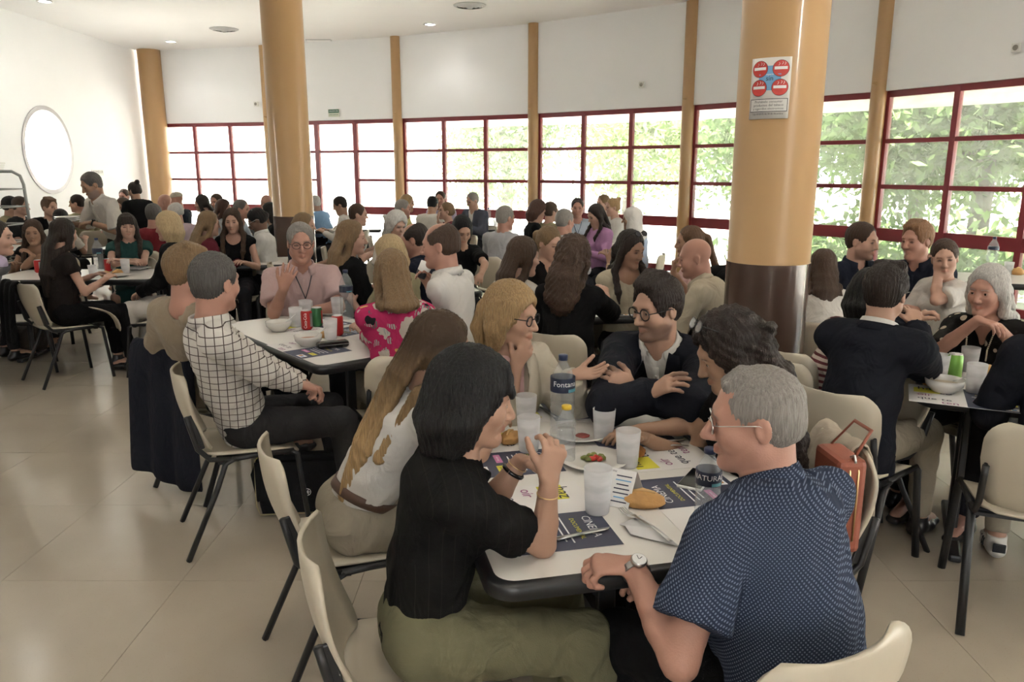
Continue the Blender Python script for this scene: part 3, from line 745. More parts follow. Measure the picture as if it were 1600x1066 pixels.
HAIRC = {'black': (.010, .009, .009), 'dark': (.026, .017, .013), 'brown': (.06, .034, .021), 'auburn': (.075, .034, .022), 'chestnut': (.12, .065, .035), 'blond': (.33, .215, .105), 'dkblond': (.20, .128, .066), 'ltblond': (.46, .34, .19), 'grey': (.24, .22, .20), 'dkgrey': (.09, .083, .077), 'white': (.52, .50, .47), 'ginger': (.22, .115, .055)}
def hair_m(c):
    name = 'hair_' + c
    if name in MATS: return MATS[name]
    m = pm(name, HAIRC[c], .46, .55, 22, .8, 34, stretch=(9, 9, .8), spec=.28)
    return m
def wrinkle(m, st=.35, sc=7.):
    """soft creases added under the weave's bump"""
    nt = m.node_tree; b = node_of(m); L = nt.links.new
    tc = nn(nt, 'ShaderNodeTexCoord'); mp = nn(nt, 'ShaderNodeMapping'); mp.inputs['Scale'].default_value = (1.2, 1.2, .8); mp.inputs['Rotation'].default_value = (.5, .4, .3); L(tc.outputs['Object'], mp.inputs[0])
    nz = nn(nt, 'ShaderNodeTexNoise'); nz.inputs['Scale'].default_value = sc; nz.inputs['Detail'].default_value = 2.5; nz.inputs['Distortion'].default_value = 1.6; L(mp.outputs[0], nz.inputs[0])
    bp = nn(nt, 'ShaderNodeBump'); bp.inputs['Strength'].default_value = st; bp.inputs['Distance'].default_value = .05; L(nz.outputs[0], bp.inputs['Height'])
    old = b.inputs['Normal'].links
    if old: L(old[0].from_socket, bp.inputs['Normal'])
    L(bp.outputs[0], b.inputs['Normal']); return m
def cloth_m(name, col, rough=.85, bump=.25, bscale=None, var=.08, sheen=.0):
    if 'cloth_' + name in MATS: return MATS['cloth_' + name]
    return wrinkle(pm('cloth_' + name, col, rough, var, 9, bump, bscale or 420, sheen=sheen, spec=.12))
# ------------------------------------------------------------------ head
def head_frame(face, pitch=0., roll=0.):
    a = math.radians(face); f = V3(math.sin(a), math.cos(a), 0); r = V3(math.cos(a), -math.sin(a), 0); u = V3(0, 0, 1)
    p = math.radians(pitch); f2 = f * math.cos(p) + u * math.sin(p); u2 = u * math.cos(p) - f * math.sin(p)
    q = math.radians(roll); r2 = r * math.cos(q) + u2 * math.sin(q); u3 = u2 * math.cos(q) - r * math.sin(q)
    return np.stack([r2, f2, u3])            # rows: right, forward, up
class Head:
    def __init__(s, c, M, sc): s.c, s.M, s.s = np.asarray(c, float), M, sc
    def __call__(s, x, y, z): return s.c + s.s * (x * s.M[0] + y * s.M[1] + z * s.M[2])
    def loc(s, V): return (V - s.c) @ s.M.T / s.s
    def ell(s, x, y, z, r): return EL(s(x, y, z), [q * s.s for q in r], s.M)
    def con(s, a, b, ra, rb, **k): return EC(s(*a), s(*b), ra * s.s, rb * s.s, s.M[0], **k)
def head_ops(F, H, fem, fine, nose=1., smile=0.):
    w = .96 if fem else 1.
    F.add(H.ell(0, -.012, .034, (.074 * w, .094, .086)), .02)
    F.add(H.ell(0, .022, -.030, (.060 * w, .068, .086)), .03)
    jw = .040 if fem else .047
    for sx in (-1, 1):
        F.add(H.con((sx * jw, .004, -.058), (sx * .012, .066, -.100), .022 if fem else .026, .016), .025)
        F.add(H.ell(sx * .036, .058, -.026, (.026, .026, .026)), .025)
        F.add(H.con((sx * .074 * w, -.006, .012), (sx * .073 * w, -.012, -.02), .020, .013, fa=.42, fb=.42) if False else H.ell(sx * .077 * w, -.012, -.006, (.0095, .019, .031)), .006)
        if fine: F.sub(H.ell(sx * .087 * w, -.008, -.003, (.007, .010, .018)), .006)
    F.add(H.ell(0, .074, -.101, (.020, .018, .016)), .02)
    F.add(H.con((-.034, .078, .026), (.034, .078, .026), .012, .012), .02)
    for sx in (-1, 1): F.sub(H.ell(sx * .031, .101, .004, (.021, .019, .014)), .014)
    F.add(H.con((0, .088, .012), (0, .112 + .004 * (nose - 1) / .1, -.030), .0075 * nose, .0105 * nose), .012)
    if fine:
        for sx in (-1, 1): F.add(H.ell(sx * .0115, .098, -.036, (.0085, .010, .008)), .007)
        F.add(H.ell(0, .109, -.034, (.0105 * nose, .0105, .0095)), .006)
        for sx in (-1, 1):
            F.add(H.con((0, .0935, -.060), (sx * (.022 + smile * .004), .081, -.064 + smile * .006), .0052, .003), .006)
            F.add(H.con((0, .0925, -.071), (sx * (.019 + smile * .004), .082, -.066 + smile * .005), .0066, .003), .006)
            F.add(H.ell(sx * .031, .0768, .003, (.0150, .0140, .0130)), .004); F.sub(H.ell(sx * .031, .0955, .0015, (.0122, .012, .0052)), .002)
    else:
        F.add(H.ell(0, .087, -.066, (.022, .008, .010)), .01)
def sst(e0, e1, x):
    t = np.clip((x - e0) / (e1 - e0), 0, 1); return t * t * (3 - 2 * t)
def face_paint(H, V, tone, lvl, browc, beard, lips):
    """per-vertex colour laid over the skin: lips, brows, lash line, stubble"""
    q = H.loc(V); x, y, z = q.T; ax = np.abs(x); c = np.array(TONES[tone]); C = np.zeros((len(V), 4)); C[:, :3] = c
    def lay(col, m):
        m = np.clip(m, 0, 1); a = C[:, 3]; na = np.maximum(a, m); C[:, :3] = C[:, :3] * (1 - m[:, None]) + np.array(col) * m[:, None]; C[:, 3] = na
    fr_ = sst(.045, .065, y); pad = {0: 0., 1: .0012, 2: .003}[lvl]
    if beard:
        m = sst(-.030, -.052, z + .25 * np.maximum(0, .03 - y)) * sst(-.022, .004, y) * sst(-.135, -.12, z); m = np.maximum(m, .0); m *= 1 - .8 * np.exp(-((ax / .022) ** 2 + ((z + .068) / .010) ** 2)) * fr_
        m *= 1 - .7 * np.exp(-((ax - .05) / .02) ** 2 - ((z + .035) / .016) ** 2)
        lay([.42 * a_ + .58 * b_ for a_, b_ in zip(c * .7, HAIRC[beard])], m * .85)
    lay((c[0] * lips[0], c[1] * lips[1], c[2] * lips[2]), fr_ * sst(.0115, .005, np.abs(z + .0655) + pad * .0) * sst(.026, .017, ax))
    lay((c[0] * 1.0, c[1] * .80, c[2] * .78), .35 * fr_ * np.exp(-((ax - .042) / .016) ** 2 - ((z + .03) / .016) ** 2))
    bz = .0245 - 7. * (ax - .030) ** 2; lay(browc, .85 * fr_ * sst(.0060 + pad, .0022 + pad * .5, np.abs(z - bz)) * sst(.010, .015, ax) * sst(.050, .043, ax))
    e = ((ax - .031) / (.0145 + pad)) ** 2 + ((z - .0035) / (.0066 + pad)) ** 2
    lay((.03, .02, .016) if lvl else (c[0] * .35, c[1] * .3, c[2] * .3), (.85 if lvl else .55) * fr_ * sst(1.25, .8, e) * (sst(-.002, .004, z) if lvl == 0 else 1))
    return C.astype(np.float32)
def hair_cap(F, H, t, k=.015, front=.078, low=-.06, cutter=True, side=1., top=0., nape=None):
    F.add(H.ell(0, -.016, .036 + top * .5, (.074 + t, .094 + t, .086 + t + top)), k)
    F.add(H.ell(0, -.045, -.01, (.068 + t, .062 + t, .07) if nape is None else (.0665 + nape, .0605 + nape, .07)), k)
    if cutter:
        F.sub(H.ell(0, .145, front - .118, (.088 * side, .112, .134)), .016)
        F.sub(H.con((0, .085, -.08), (0, .09, .0), .078, .066), .008)
def hair_style(F, H, st, A):
    """A: dict with N (neck base), back dir, right dir, len"""
    N, bk, rt, up = A['N'], A['bk'], A['rt'], V3(0, 0, 1); ln = A.get('len', .3); s = H.s
    def lock(pts, rs, fl=.5, k=.012, w=None):
        for a, b, ra, rb in zip(pts[:-1], pts[1:], rs[:-1], rs[1:]): F.add(EC(a, b, ra * s, rb * s, rt if w is None else w, fl, fl), k)
    if st in ('short', 'shortm', 'quiff', 'crop'):
        t = {'short': .010, 'shortm': .015, 'quiff': .017, 'crop': .006}[st]
        hair_cap(F, H, t, front=.101, nape=.002)
        F.sub(HS(H(0, -.03, -.074), (H.M[2] + .25 * H.M[1])), .01)
        for sx in (-1, 1): F.sub(H.ell(sx * .088, .004, -.022, (.028, .026, .042)), .01)
        if st in ('shortm', 'quiff'):
            up_ = .012 if st == 'quiff' else .0
            for k_ in range(7):
                x = -.045 + .015 * k_; F.add(H.con((x, .056, .100 + up_ * .6), (x * 1.1 + .008, -.02, .124 + up_), .014, .018), .012)
            if st == 'quiff':
                for sx in (-1, 1): F.add(H.con((sx * .06, .03, .075), (sx * .07, -.05, .05), .018, .022), .014)
    elif st == 'balding':
        hair_cap(F, H, .007, front=.09)
        F.sub(H.ell(0, .055, .105, (.060, .105, .060)), .012)
        F.sub(HS(H(0, -.03, -.060), (H.M[2] + .25 * H.M[1])), .01)
        for sx in (-1, 1): F.sub(H.ell(sx * .088, .004, -.022, (.028, .026, .042)), .01)
    elif st == 'thin':                                     # receding grey crop, bare crown
        hair_cap(F, H, .0055, front=.096)
        F.sub(HS(H(0, -.03, -.062), (H.M[2] + .25 * H.M[1])), .01)
        for sx in (-1, 1): F.sub(H.ell(sx * .088, .004, -.022, (.028, .026, .042)), .01); F.sub(H.ell(sx * .052, .085, .085, (.022, .04, .026)), .012)
        for k_ in range(5): F.add(H.con((-.03 + .015 * k_, .060, .092), (-.028 + .014 * k_, .02, .112), .008, .012), .01)
    elif st == 'bob':
        hair_cap(F, H, .022, front=.070, top=.004)
        for sx in (-1, 1):
            lock([H(sx * .064, .022, .062), H(sx * .080, .004, -.01), H(sx * .075, -.008, -.095)], [.024, .027, .020], 1.1)
            lock([H(sx * .056, -.03, .05), H(sx * .074, -.034, -.04), H(sx * .062, -.040, -.120)], [.042, .044, .032], 1.)
        lock([H(0, -.09, .02), H(0, -.098, -.06), H(0, -.082, -.13)], [.075, .082, .068], .55)
        if A.get('fringe'):
            for k_ in range(9):
                x = -.052 + .013 * k_; F.add(H.con((x * .8, .066, .10), (x * 1.05, .092, .036 + .004 * (k_ % 2)), .016, .010, fa=.7, fb=.7), .010)
    elif st in ('long', 'wavy', 'curly', 'halfup'):
        v = {'long': .013, 'wavy': .022, 'curly': .030, 'halfup': .010}[st]; sp = A['sp']; dn = -unit(sp * .75 + up * .25)
        hair_cap(F, H, v, front=.090, side=1.03, top=.004)
        back0 = H(0, -.082, 0); cl_ = st in ('wavy', 'curly')
        p1 = N + bk * (.085 + v) + up * .035; p2 = N + bk * (.125 + v * .5) + dn * (ln * .5); p3 = N + bk * (.125 + v * .3) + dn * ln
        wd = (.080 if st == 'long' else .060) if not cl_ else .105
        lock([back0, p1, p2, p3], [.074 + v * .4, wd, wd * (1.05 if not cl_ else .98), wd * .55], .42 if not cl_ else .55)
        for sx in (-1, 1):
            lock([H(sx * .064, .012, .055), H(sx * (.076 + v * .3), -.006, -.03), H(sx * .076, -.022, -.11), N + rt * sx * .082 + bk * .06 - up * .0, N + rt * sx * .085 + bk * .10 + dn * ln * .55],
                 [.024, .026, .027, .030, .022], 1.)
            if A.get('frontlocks'):
                lock([H(sx * .072, .004, -.05), N + rt * sx * .098 - bk * .045 + up * .01, N + rt * sx * .095 - bk * .118 - up * (ln * .55), N + rt * sx * .085 - bk * .125 - up * ln * .9], [.024, .026, .025, .010], .7)
        if A.get('fringe'):
            for k_ in range(9):
                x = -.052 + .013 * k_; F.add(H.con((x * .8, .066, .10), (x * 1.08, .090, .040 - .01 * abs(x) / .05), .015, .010, fa=.7, fb=.7), .010)
        if st == 'halfup': lock([H(.050, .02, .088), H(.02, -.085, .065), H(0, -.105, .03), p1 + bk * .03, p2 + bk * .02, p3 + bk * .01], [.020, .024, .026, .032, .036, .02], .6, .006); lock([H(-.050, .02, .088), H(-.02, -.085, .065), H(0, -.105, .03)], [.020, .024, .026], .6, .006)
        if st in ('wavy', 'curly'):
            r_ = np.random.RandomState(A.get('seed', 1)); n_ = 46 if st == 'curly' else 26
            for k_ in range(n_):
                t = r_.uniform(0, 1); sx = r_.uniform(-1, 1)
                base = (back0 * (1 - t) + p3 * t) if t > .25 else back0
                q = base + rt * sx * (.088 if st == 'curly' else .075) * (1 - .3 * t) + bk * (.03 * (1 - sx * sx) + r_.uniform(.0, .02)) + up * (r_.uniform(-.04, .055) if t < .3 else r_.uniform(-.02, .03))
                F.add(EL(q, [r_.uniform(.018, .028) * s] * 3), .022)
    elif st in ('bun', 'pony', 'updo'):
        hair_cap(F, H, .010, front=.088)
        F.sub(HS(H(0, -.03, -.066), (H.M[2] + .2 * H.M[1])), .01)
        for sx in (-1, 1): F.sub(H.ell(sx * .088, .004, -.026, (.028, .026, .042)), .01)
        if st == 'bun': F.add(H.ell(0, -.10, A.get('bz', .095), (.036, .036, .034)), .012)
        elif st == 'updo':
            F.add(H.ell(0, -.112, .0, (.04, .03, .035)), .012)
        else: lock([H(0, -.10, .05), H(0, -.145, .02), N + bk * .17 - up * .06, N + bk * .16 - up * ln], [.03, .036, .034, .012], .8)
    elif st == 'bowl':
        hair_cap(F, H, .020, front=.066)
        F.sub(HS(H(0, -.03, -.07), (H.M[2] + .2 * H.M[1])), .01)
    elif st == 'cap':
        F.add(H.ell(0, -.012, .058, (.088, .106, .080)), .01); F.sub(HS(H(0, 0, .045), H.M[2]), .004)
        F.add(H.ell(0, .115, .052, (.068, .055, .008)), .008)
    elif st == 'hijab':
        F.add(H.ell(0, -.016, .034, (.092, .112, .102)), .02); F.add(H.ell(0, -.02, -.06, (.085, .095, .095)), .03)
        F.add(EC(H(0, -.02, -.08), N - up * .06 + bk * .01, .085 * s, .17 * s, rt, .9, .75), .04)
        F.sub(H.ell(0, .12, -.012, (.052, .075, .085)), .008)
def strands(V, H, amp, nfr, seed, curly=0.):
    q = H.loc(V); th = np.arctan2(q[:, 0], -q[:, 1] - .0) ; z = q[:, 2]
    ph = th * nfr + 1.1 * np.sin(z * 22 + seed) + .8 * np.sin(th * 5 + z * 9)
    g = np.sin(ph) * .6 + np.sin(ph * 2.17 + 3 * z * 8 + seed) * .4
    if curly: g = g * .4 + wob(q, 62., seed) * 1.2 * curly
    return amp * g
# ------------------------------------------------------------------ hands
def hand_ops(F, W, d, n, side, curl=.35, spread=.10, s=1., thumb=.6, point=None):
    """W wrist, d direction to the knuckles, n out of the palm, side +1 right hand"""
    d = unit(d); n = unit(n - d * np.dot(n, d)); t = np.cross(n, d) * (-side)          # t: towards the thumb
    F.add(EC(W + d * .012 * s, W + d * .082 * s, .027 * s, .039 * s, t, .55, .36), .012)
    F.add(EC(W + d * .02 * s + t * .018 * s + n * .006 * s, W + d * .055 * s + t * .028 * s + n * .006 * s, .016 * s, .014 * s, t), .012)
    def rot(v, a): return v * math.cos(a) + np.cross(t, v) * math.sin(a)
    sg = 1. if np.dot(np.cross(t, d), n) > 0 else -1.
    Ls = [.070, .078, .073, .058]
    for i in range(4):
        off = (.029 - .0193 * i); c = curl[i] if isinstance(curl, (list, tuple)) else curl * (1 + .12 * i)
        p = W + d * (.082 - .004 * abs(i - 1.2)) * s + t * off * s; v = unit(d + t * spread * (1.3 - i) * .8); r = .0092 * s if i < 3 else .008 * s
        for k, fr_ in enumerate((.45, .32, .23)):
            v = rot(v, sg * c * (.9 if k == 0 else 1.1)); q = p + v * Ls[i] * fr_ * s
            F.add(EC(p, q, r * (1 - .07 * k), r * (.93 - .07 * k)), .005); p = q
    p = W + d * .030 * s + t * .030 * s + n * .006 * s; v = unit(d * .75 + t * thumb + n * .25)
    for k, l_ in enumerate((.036, .030, .024)):
        q = p + v * l_ * s; F.add(EC(p, q, (.0115 - .001 * k) * s, (.0105 - .001 * k) * s), .006); p = q; v = unit(v + n * .25 - t * .18 + d * .1)
def ik(S_, W, l1, l2, hint):
    v = W - S_; d = np.linalg.norm(v); mx = (l1 + l2) * .995
    if d > mx: W = S_ + v / d * mx; v = W - S_; d = mx
    d = max(d, abs(l1 - l2) + .02); u = unit(v); a = (l1 * l1 - l2 * l2 + d * d) / (2 * d); h = math.sqrt(max(l1 * l1 - a * a, 0))
    hp = hint - u * np.dot(hint, u); hp = unit(hp)
    return S_ + u * a + hp * h, W
# ================================================================== a person
LV = {0: dict(head=.0042, hand=.0036, body=.012, cloth=.0095, hair=.0055), 1: dict(head=.0064, hand=.0056, body=.016, cloth=.014, hair=.0088), 2: dict(head=.0098, hand=.009, body=.022, cloth=.021, hair=.0145)}
eye_white = pm('eye_white', (.62, .58, .55), .25, .05); iris_m = pm('eye_iris', (.035, .022, .014), .2, .2)
blk_plastic = pm('black_frame_plastic', (.015, .013, .012), .25, .1); lens_m = clear_mat('spectacle_lens', (1, 1, 1), .97, .02, .03); dark_lens = pm('sunglass_lens', (.05, .05, .055), .12, .1); gold = pm('gold_metal', (.75, .55, .28), .3, .05, metal=1.)
NPEOPLE = [0]
def person(label, head, face, hface=None, hp=-6, hr=0, fem=False, s=None, skin='light', hair=('short', 'brown', {}), top=None, jacket=None, legs=None, arms=(None, None), stand=False, lvl=None, seat=True, seat_label=None, shoes='black', glasses=None, build=1., extra=None, pel=None, legpose=None, nose=1., smile=0., beard=None, lips=(.90, .70, .68), chair_at=None, chair_face=None):
    NPEOPLE[0] += 1; seed = NPEOPLE[0] * 1.37
    s = s or (.94 if fem else 1.0); hface = face if hface is None else hface
    Hc = np.asarray(head, float) if not isinstance(head, tuple) else P(*head)
    dist = Hc[1] * CT + (CAMH - Hc[2]) * ST
    if lvl is None: lvl = 0 if dist < 3.45 else 1 if dist < 6.3 else 2
    h = LV[lvl]; fine = lvl <= 1
    a = math.radians(face); fw, rt, up = V3(math.sin(a), math.cos(a), 0), V3(math.cos(a), -math.sin(a), 0), V3(0, 0, 1)
    M = head_frame(hface, hp, hr); H = Head(Hc, M, s * .99)
    # neck base, pelvis, chest
    N = Hc - up * .152 * s - (M[1] * .5 + fw * .5) * .042 * s
    if stand: Pz = .93 * s; Ls = .50 * s
    else: Pz = .545; Ls = .485 * s
    dz = N[2] - Pz
    hor = math.sqrt(max(Ls * Ls - dz * dz, .0009))
    Pv = V3(N[0], N[1], Pz) - fw * hor if pel is None else np.asarray(pel, float)
    sp = unit(N - Pv); bn = unit(np.cross(rt, sp)); bn = -bn if np.dot(bn, fw) > 0 else bn     # bn: backwards, normal to the spine
    Ls = np.linalg.norm(N - Pv)
    B = build
    c1 = Pv + sp * Ls * .38 + bn * .012; c2 = Pv + sp * Ls * .80 + bn * .022
    shw = (.155 if fem else .178) * s * (.6 + .4 * B)
    SH = {q: N - sp * .066 * s + rt * q * shw + bn * .012 for q in (-1, 1)}
    org = V3(Pv[0], Pv[1], 0)
    root = tag(empty('person', org), label, 'person'); root['group'] = 'people having lunch'
    def put(name, V, F, mats, fmi=None, smooth=True, par=None):
        o = link(name, fast_mesh(name, V - org, F, mats, fmi, smooth), par or root)
        return o
    def lc(f, r, z): return org + fw * f + rt * r + up * z
    # arms
    l1, l2 = .285 * s, .250 * s
    AR = {}
    for q, sp_ in zip((-1, 1), arms):
        d = dict(sp_ or {})
        if 'w' in d: Wt = np.asarray(d['w'], float)
        elif 'l' in d: Wt = lc(*d['l'])
        elif stand: Wt = lc(.12, q * .27, .86 * s)
        else: Wt = org + fw * (np.dot(N - org, fw) + .26) + rt * q * .13 + up * .80
        hint = d.get('hint', rt * q * .38 - up * .9 - fw * .15)
        if isinstance(hint, tuple): hint = fw * hint[0] + rt * hint[1] + up * hint[2]
        E_, Wt = ik(SH[q], Wt, l1, l2, hint)
        if 'e' in d:
            E_ = np.asarray(d['e'], float)
        hd = d.get('hd', None)
        if hd is None: hd = unit(Wt - E_) + V3(0, 0, -.0)
        elif isinstance(hd, tuple): hd = fw * hd[0] + rt * hd[1] + up * hd[2]
        pn = d.get('pn', -up * .9 - rt * q * .3)
        if isinstance(pn, tuple): pn = fw * pn[0] + rt * pn[1] + up * pn[2]
        AR[q] = (E_, Wt, unit(hd), pn, d.get('curl', .38), d.get('spread', .10), d.get('thumb', .6))
    # legs
    LG = {}
    for q in (-1, 1):
        hp_ = Pv + rt * q * .085 * s - up * .01
        if stand: K = hp_ + fw * .02 - up * .42 * s; A_ = V3(K[0], K[1], .085) - fw * .03
        else:
            lp = (legpose or {}).get(q, {})
            K = hp_ + fw * .425 * s + rt * q * lp.get('out', .05); K[2] = lp.get('kz', .515); A_ = V3(K[0], K[1], .085) + fw * lp.get('f', .03) + rt * q * lp.get('r', .0); A_[2] = lp.get('az', .085)
        LG[q] = (hp_, K, A_)
    # ---------------- skin field
    FB = Fld()
    FB.add(EC(Pv, c1, .135 * s * B, .112 * s * B, rt, .70, .74), .03); FB.add(EC(c1, c2, .112 * s * B, .138 * s * (B * .5 + .5), rt, .74, .64), .04)
    FB.add(EC(SH[-1], SH[1], .044 * s, .044 * s), .04)
    bare_legs = legs and legs.get('kind') in ('skirt', 'shorts')
    for q in (-1, 1):
        hp_, K, A_ = LG[q]
        FB.add(EC(hp_, K, .074 * s, .050 * s), .03); FB.add(EC(K, A_, .050 * s, .034 * s), .02); FB.add(EC(A_, A_ + fw * .14 - up * .04, .034, .028), .02)
        E_, Wt, hd, pn, cu, spd, thb = AR[q]; at = .92 if fem else 1.04
        FB.add(EC(SH[q], E_, .046 * s * at, .037 * s * at), .025); FB.add(EC(E_, E_ * .65 + Wt * .35, .037 * s * at, .038 * s * at), .015); FB.add(EC(E_ * .65 + Wt * .35, Wt, .038 * s * at, .0255 * s * at, None), .012)
    FB.add(EC(N - sp * .03, H(0, -.026, -.055), (.054 if fem else .062) * s, (.049 if fem else .056) * s, rt, 1.05, 1.05), .03)
    FB.add(EC(N - sp * .02, N - sp * .045 + rt * .11 * s, .05 * s, .036 * s, None), .03); FB.add(EC(N - sp * .02, N - sp * .045 - rt * .11 * s, .05 * s, .036 * s, None), .03)
    n0 = len(FB.ops); head_ops(FB, H, fem, fine, nose, smile)
    boxes, parts = [], []
    hb = (H.c - V3(.14, .14, .225) * s, H.c + V3(.14, .14, .165) * s)
    for q in (-1, 1):
        i0 = len(FB.ops); E_, Wt, hd, pn, cu, spd, thb = AR[q]
        hand_ops(FB, Wt, hd, pn, q, cu, spd, (.94 if fem else 1.02) * s, thb)
        lo = np.min([o[1].lo for o in FB.ops[i0:]], 0) - .012; hi = np.max([o[1].hi for o in FB.ops[i0:]], 0) + .012
        boxes.append((lo, hi))
    coarse = surf(FB, h['body'])
    cut = [(lo + h['body'] * 1.1, hi - h['body'] * 1.1) for lo, hi in boxes + [hb]]
    coarse = (relax(coarse[0], coarse[1], 1), coarse[1]); parts.append(drop(*coarse, cut))
    Vh, Fh = compact(*surf(FB, h['head'], *hb)); parts.append((relax(Vh, Fh, 1, .4), Fh))
    for lo, hi in boxes:
        Vx, Fx = compact(*surf(FB, h['hand'], lo, hi))
        parts.append((relax(Vx, Fx, 1, .35), Fx))
    VB, FF = merge(parts); TT = stitch(VB, FF, [len(p_[0]) for p_ in parts], h['body'] * 2.6, lvl <= 1); browc = HAIRC.get(hair[1], (.05, .03, .02)) if hair else (.05, .03, .02); tn = TONES[skin]
    ob = link('body', fast_mesh('body', VB - org, FF, [skin_m(skin)], None, True, TT), root); att = ob.data.color_attributes.new('paint', 'FLOAT_COLOR', 'POINT')
    att.data.foreach_set('color', face_paint(H, VB, skin, lvl, [.75 * b_ + .15 * c_ for b_, c_ in zip(browc, tn)], beard, lips if fem else (.92, .80, .78)).ravel())
    if lvl == 0:
        for sx in (-1, 1):
            e_ = MB(); r_ = .0118 * s; prof = [(r_ * math.sin(t), r_ * math.cos(t)) for t in np.linspace(0, math.pi, 9)]; e_.lathe(prof, (0, 0, 0), 14)
            o = e_.build('eye', eye_white, root); o.matrix_local = Matrix.Translation(Vector(H(sx * .031, .0768, .003) - org)) @ Matrix([[M[0][i], M[2][i], M[1][i]] for i in range(3)]).to_4x4()
            ir = MB(); ir.lathe([(0, r_ * 1.02), (.0036, r_ * .985), (.0058, r_ * .90)], (0, 0, 0), 14); ir.build('iris', iris_m, o)
    # ---------------- clothing
    def torso_ops(F, t, loose=0., hem=None, k=.045):
        bt = Pv - sp * (.02 if hem is None else hem)
        F.add(EC(bt, c1, (.150 + loose) * s * B + t, (.126 + loose) * s * B + t, rt, .74, .80, flat0=True), k)
        F.add(EC(c1, c2, (.126 + loose) * s * B + t, (.148 * (B * .5 + .5)) * s + t, rt, .80, .70), k)
        F.add(EC(SH[-1], SH[1], .050 * s + t, .050 * s + t), .05)
        for q in (-1, 1): F.add(EC(N - sp * .03, N - sp * .05 + rt * q * .11 * s, .05 * s + t, .042 * s + t, None), .035)
        if fem:
            for q in (-1, 1): F.add(EL(c2 - bn * .075 * s + rt * q * .07 * s - sp * .07, [.062 * s + t * .6] * 3), .04)
        elif B > 1.08: F.add(EL(c1 - bn * .06 * s + sp * .0, [.125 * s * B, .11 * s * B, .13 * s]), .05)
    def sleeve(F, q, sl, t, k=.025, loose=0.):
        E_, Wt = AR[q][0], AR[q][1]; at = .92 if fem else 1.04
        if sl == 'none': return
        if sl in ('short', 'cap', 'half'):
            fr_ = {'cap': .38, 'short': .72, 'half': .95}[sl]; e2 = SH[q] + (E_ - SH[q]) * fr_
            F.add(EC(SH[q], e2, .052 * s * at + t, .049 * s * at + t * 1.3 + loose, None, flat1=True), k)
        else:
            F.add(EC(SH[q], E_, .052 * s * at + t, .043 * s * at + t + loose * .5), k)
            fr_ = {'long': .99, 'rolled': .42, 'three': .62}[sl]; e2 = E_ + (Wt - E_) * fr_
            F.add(EC(E_, e2, .043 * s * at + t + loose * .5, (.031 if sl == 'long' else .041) * s * at + t, None, flat1=True), .02)
    tp = top or dict(kind='tee', mat=cloth_m('plain', (.3, .3, .3)))
    neckc = N + sp * .012
    def neck_cut(F, kind):
        fr = -bn
        if kind == 'crew': F.sub(EC(N - sp * .02, H(0, -.02, -.04), (.060 if fem else .068) * s, .062 * s, rt, 1.02, 1.02), .006)
        elif kind == 'v': F.sub(EC(N - sp * .02, H(0, -.02, -.04), .066 * s, .062 * s, rt), .006); F.sub(EC(N + fr * .075 * s + sp * .02, c2 + fr * .13 * s - sp * .03, .055 * s, .012, rt, 1.2, 2.5), .008)
        elif kind == 'none': pass
        elif kind == 'wide': F.sub(EC(N - sp * .03, H(0, -.02, -.04), .085 * s, .08 * s, rt), .008); F.sub(EL(N + fr * .09 * s - sp * .02, [.085 * s, .08 * s, .06 * s], np.stack([rt, bn, sp])), .01)
        elif kind == 'open': F.sub(EC(N - sp * .02, H(0, -.02, -.04), .066 * s, .062 * s, rt), .006); F.sub(EC(N + fr * .08 * s + sp * .03, c2 + fr * .14 * s + sp * .02, .035 * s, .010, rt, 1.2, 2.5), .006)
    def make_top(d, t, name, amp):
        F = Fld(); kind = d['kind']; hem = d.get('hem'); torso_ops(F, t, d.get('loose', 0.), hem)
        for q in (-1, 1): sleeve(F, q, d.get('sleeve', 'short'), t, loose=d.get('sl', .006))
        if d.get('tucked') is None and kind != 'blazer' and not stand and hem is None: pass
        neck_cut(F, d.get('neck', 'open' if kind == 'shirt' else 'crew'))
        if kind == 'blazer':
            fr = -bn
            F.sub(EC(N - sp * .015, N + sp * .09, .084 * s, .092 * s, rt), .006)
            F.sub(EC(N + fr * .08 * s + sp * .03, Pv + sp * Ls * d.get('vlow', .42) + fr * (.15 * B) * s, .062 * s, .010, rt, 1.0, 3.5), .006)
            if d.get('long'): F.add(EC(Pv - sp * .02 + bn * .02, Pv + bn * .07 - up * .16 + fw * .03, .165 * s * B + t, .185 * s * B + t, rt, .72, .62, flat1=True), .03)
        V, Fq = surf(F, h['cloth']); V = relax(V, Fq, 1, .5)
        V = folds(V, Fq, d.get('fold', amp * 1.5), seed)
        o = put(name, V, Fq, [d['mat']])
        nr = (.060 if fem else .068) * s
        if kind == 'shirt' and lvl <= 1:                         # turned-down collar, open at the throat
            rows = [[], [], [], []]
            for k in range(19):
                th = math.radians(28 + 304 * k / 18); dr = -bn * math.cos(th) + rt * math.sin(th); fz = .5 + .5 * math.cos(th)
                b0 = N - sp * (.004 + .032 * fz ** 2)
                for r_, (rr, zz) in zip(rows, ((nr + .004, -.008), (nr - .001, .040), (nr + .007, .044), (nr + .019 + .012 * fz, .006 - .020 * fz))): r_.append(b0 + dr * rr + sp * zz - bn * (.010 * fz) - org)
            m_ = MB(); m_.grid(rows); c_ = m_.build('collar', d['mat'], o); solidify(c_, .0022, 0)
            qs = np.array([c2 + sp * (.04 - .30 * Ls / .485 * t_) for t_ in np.linspace(0, 1, 9)]); fr = -bn
            for off, w_ in ((0, .013),):
                L_, R_ = stick(F, qs - rt * w_, bn, .0045), stick(F, qs + rt * w_, bn, .0045)
                m_ = MB(); m_.grid([[p_ - org for p_ in L_], [p_ - org for p_ in R_]]); solidify(m_.build('placket', d['mat'], o), .002, 0)
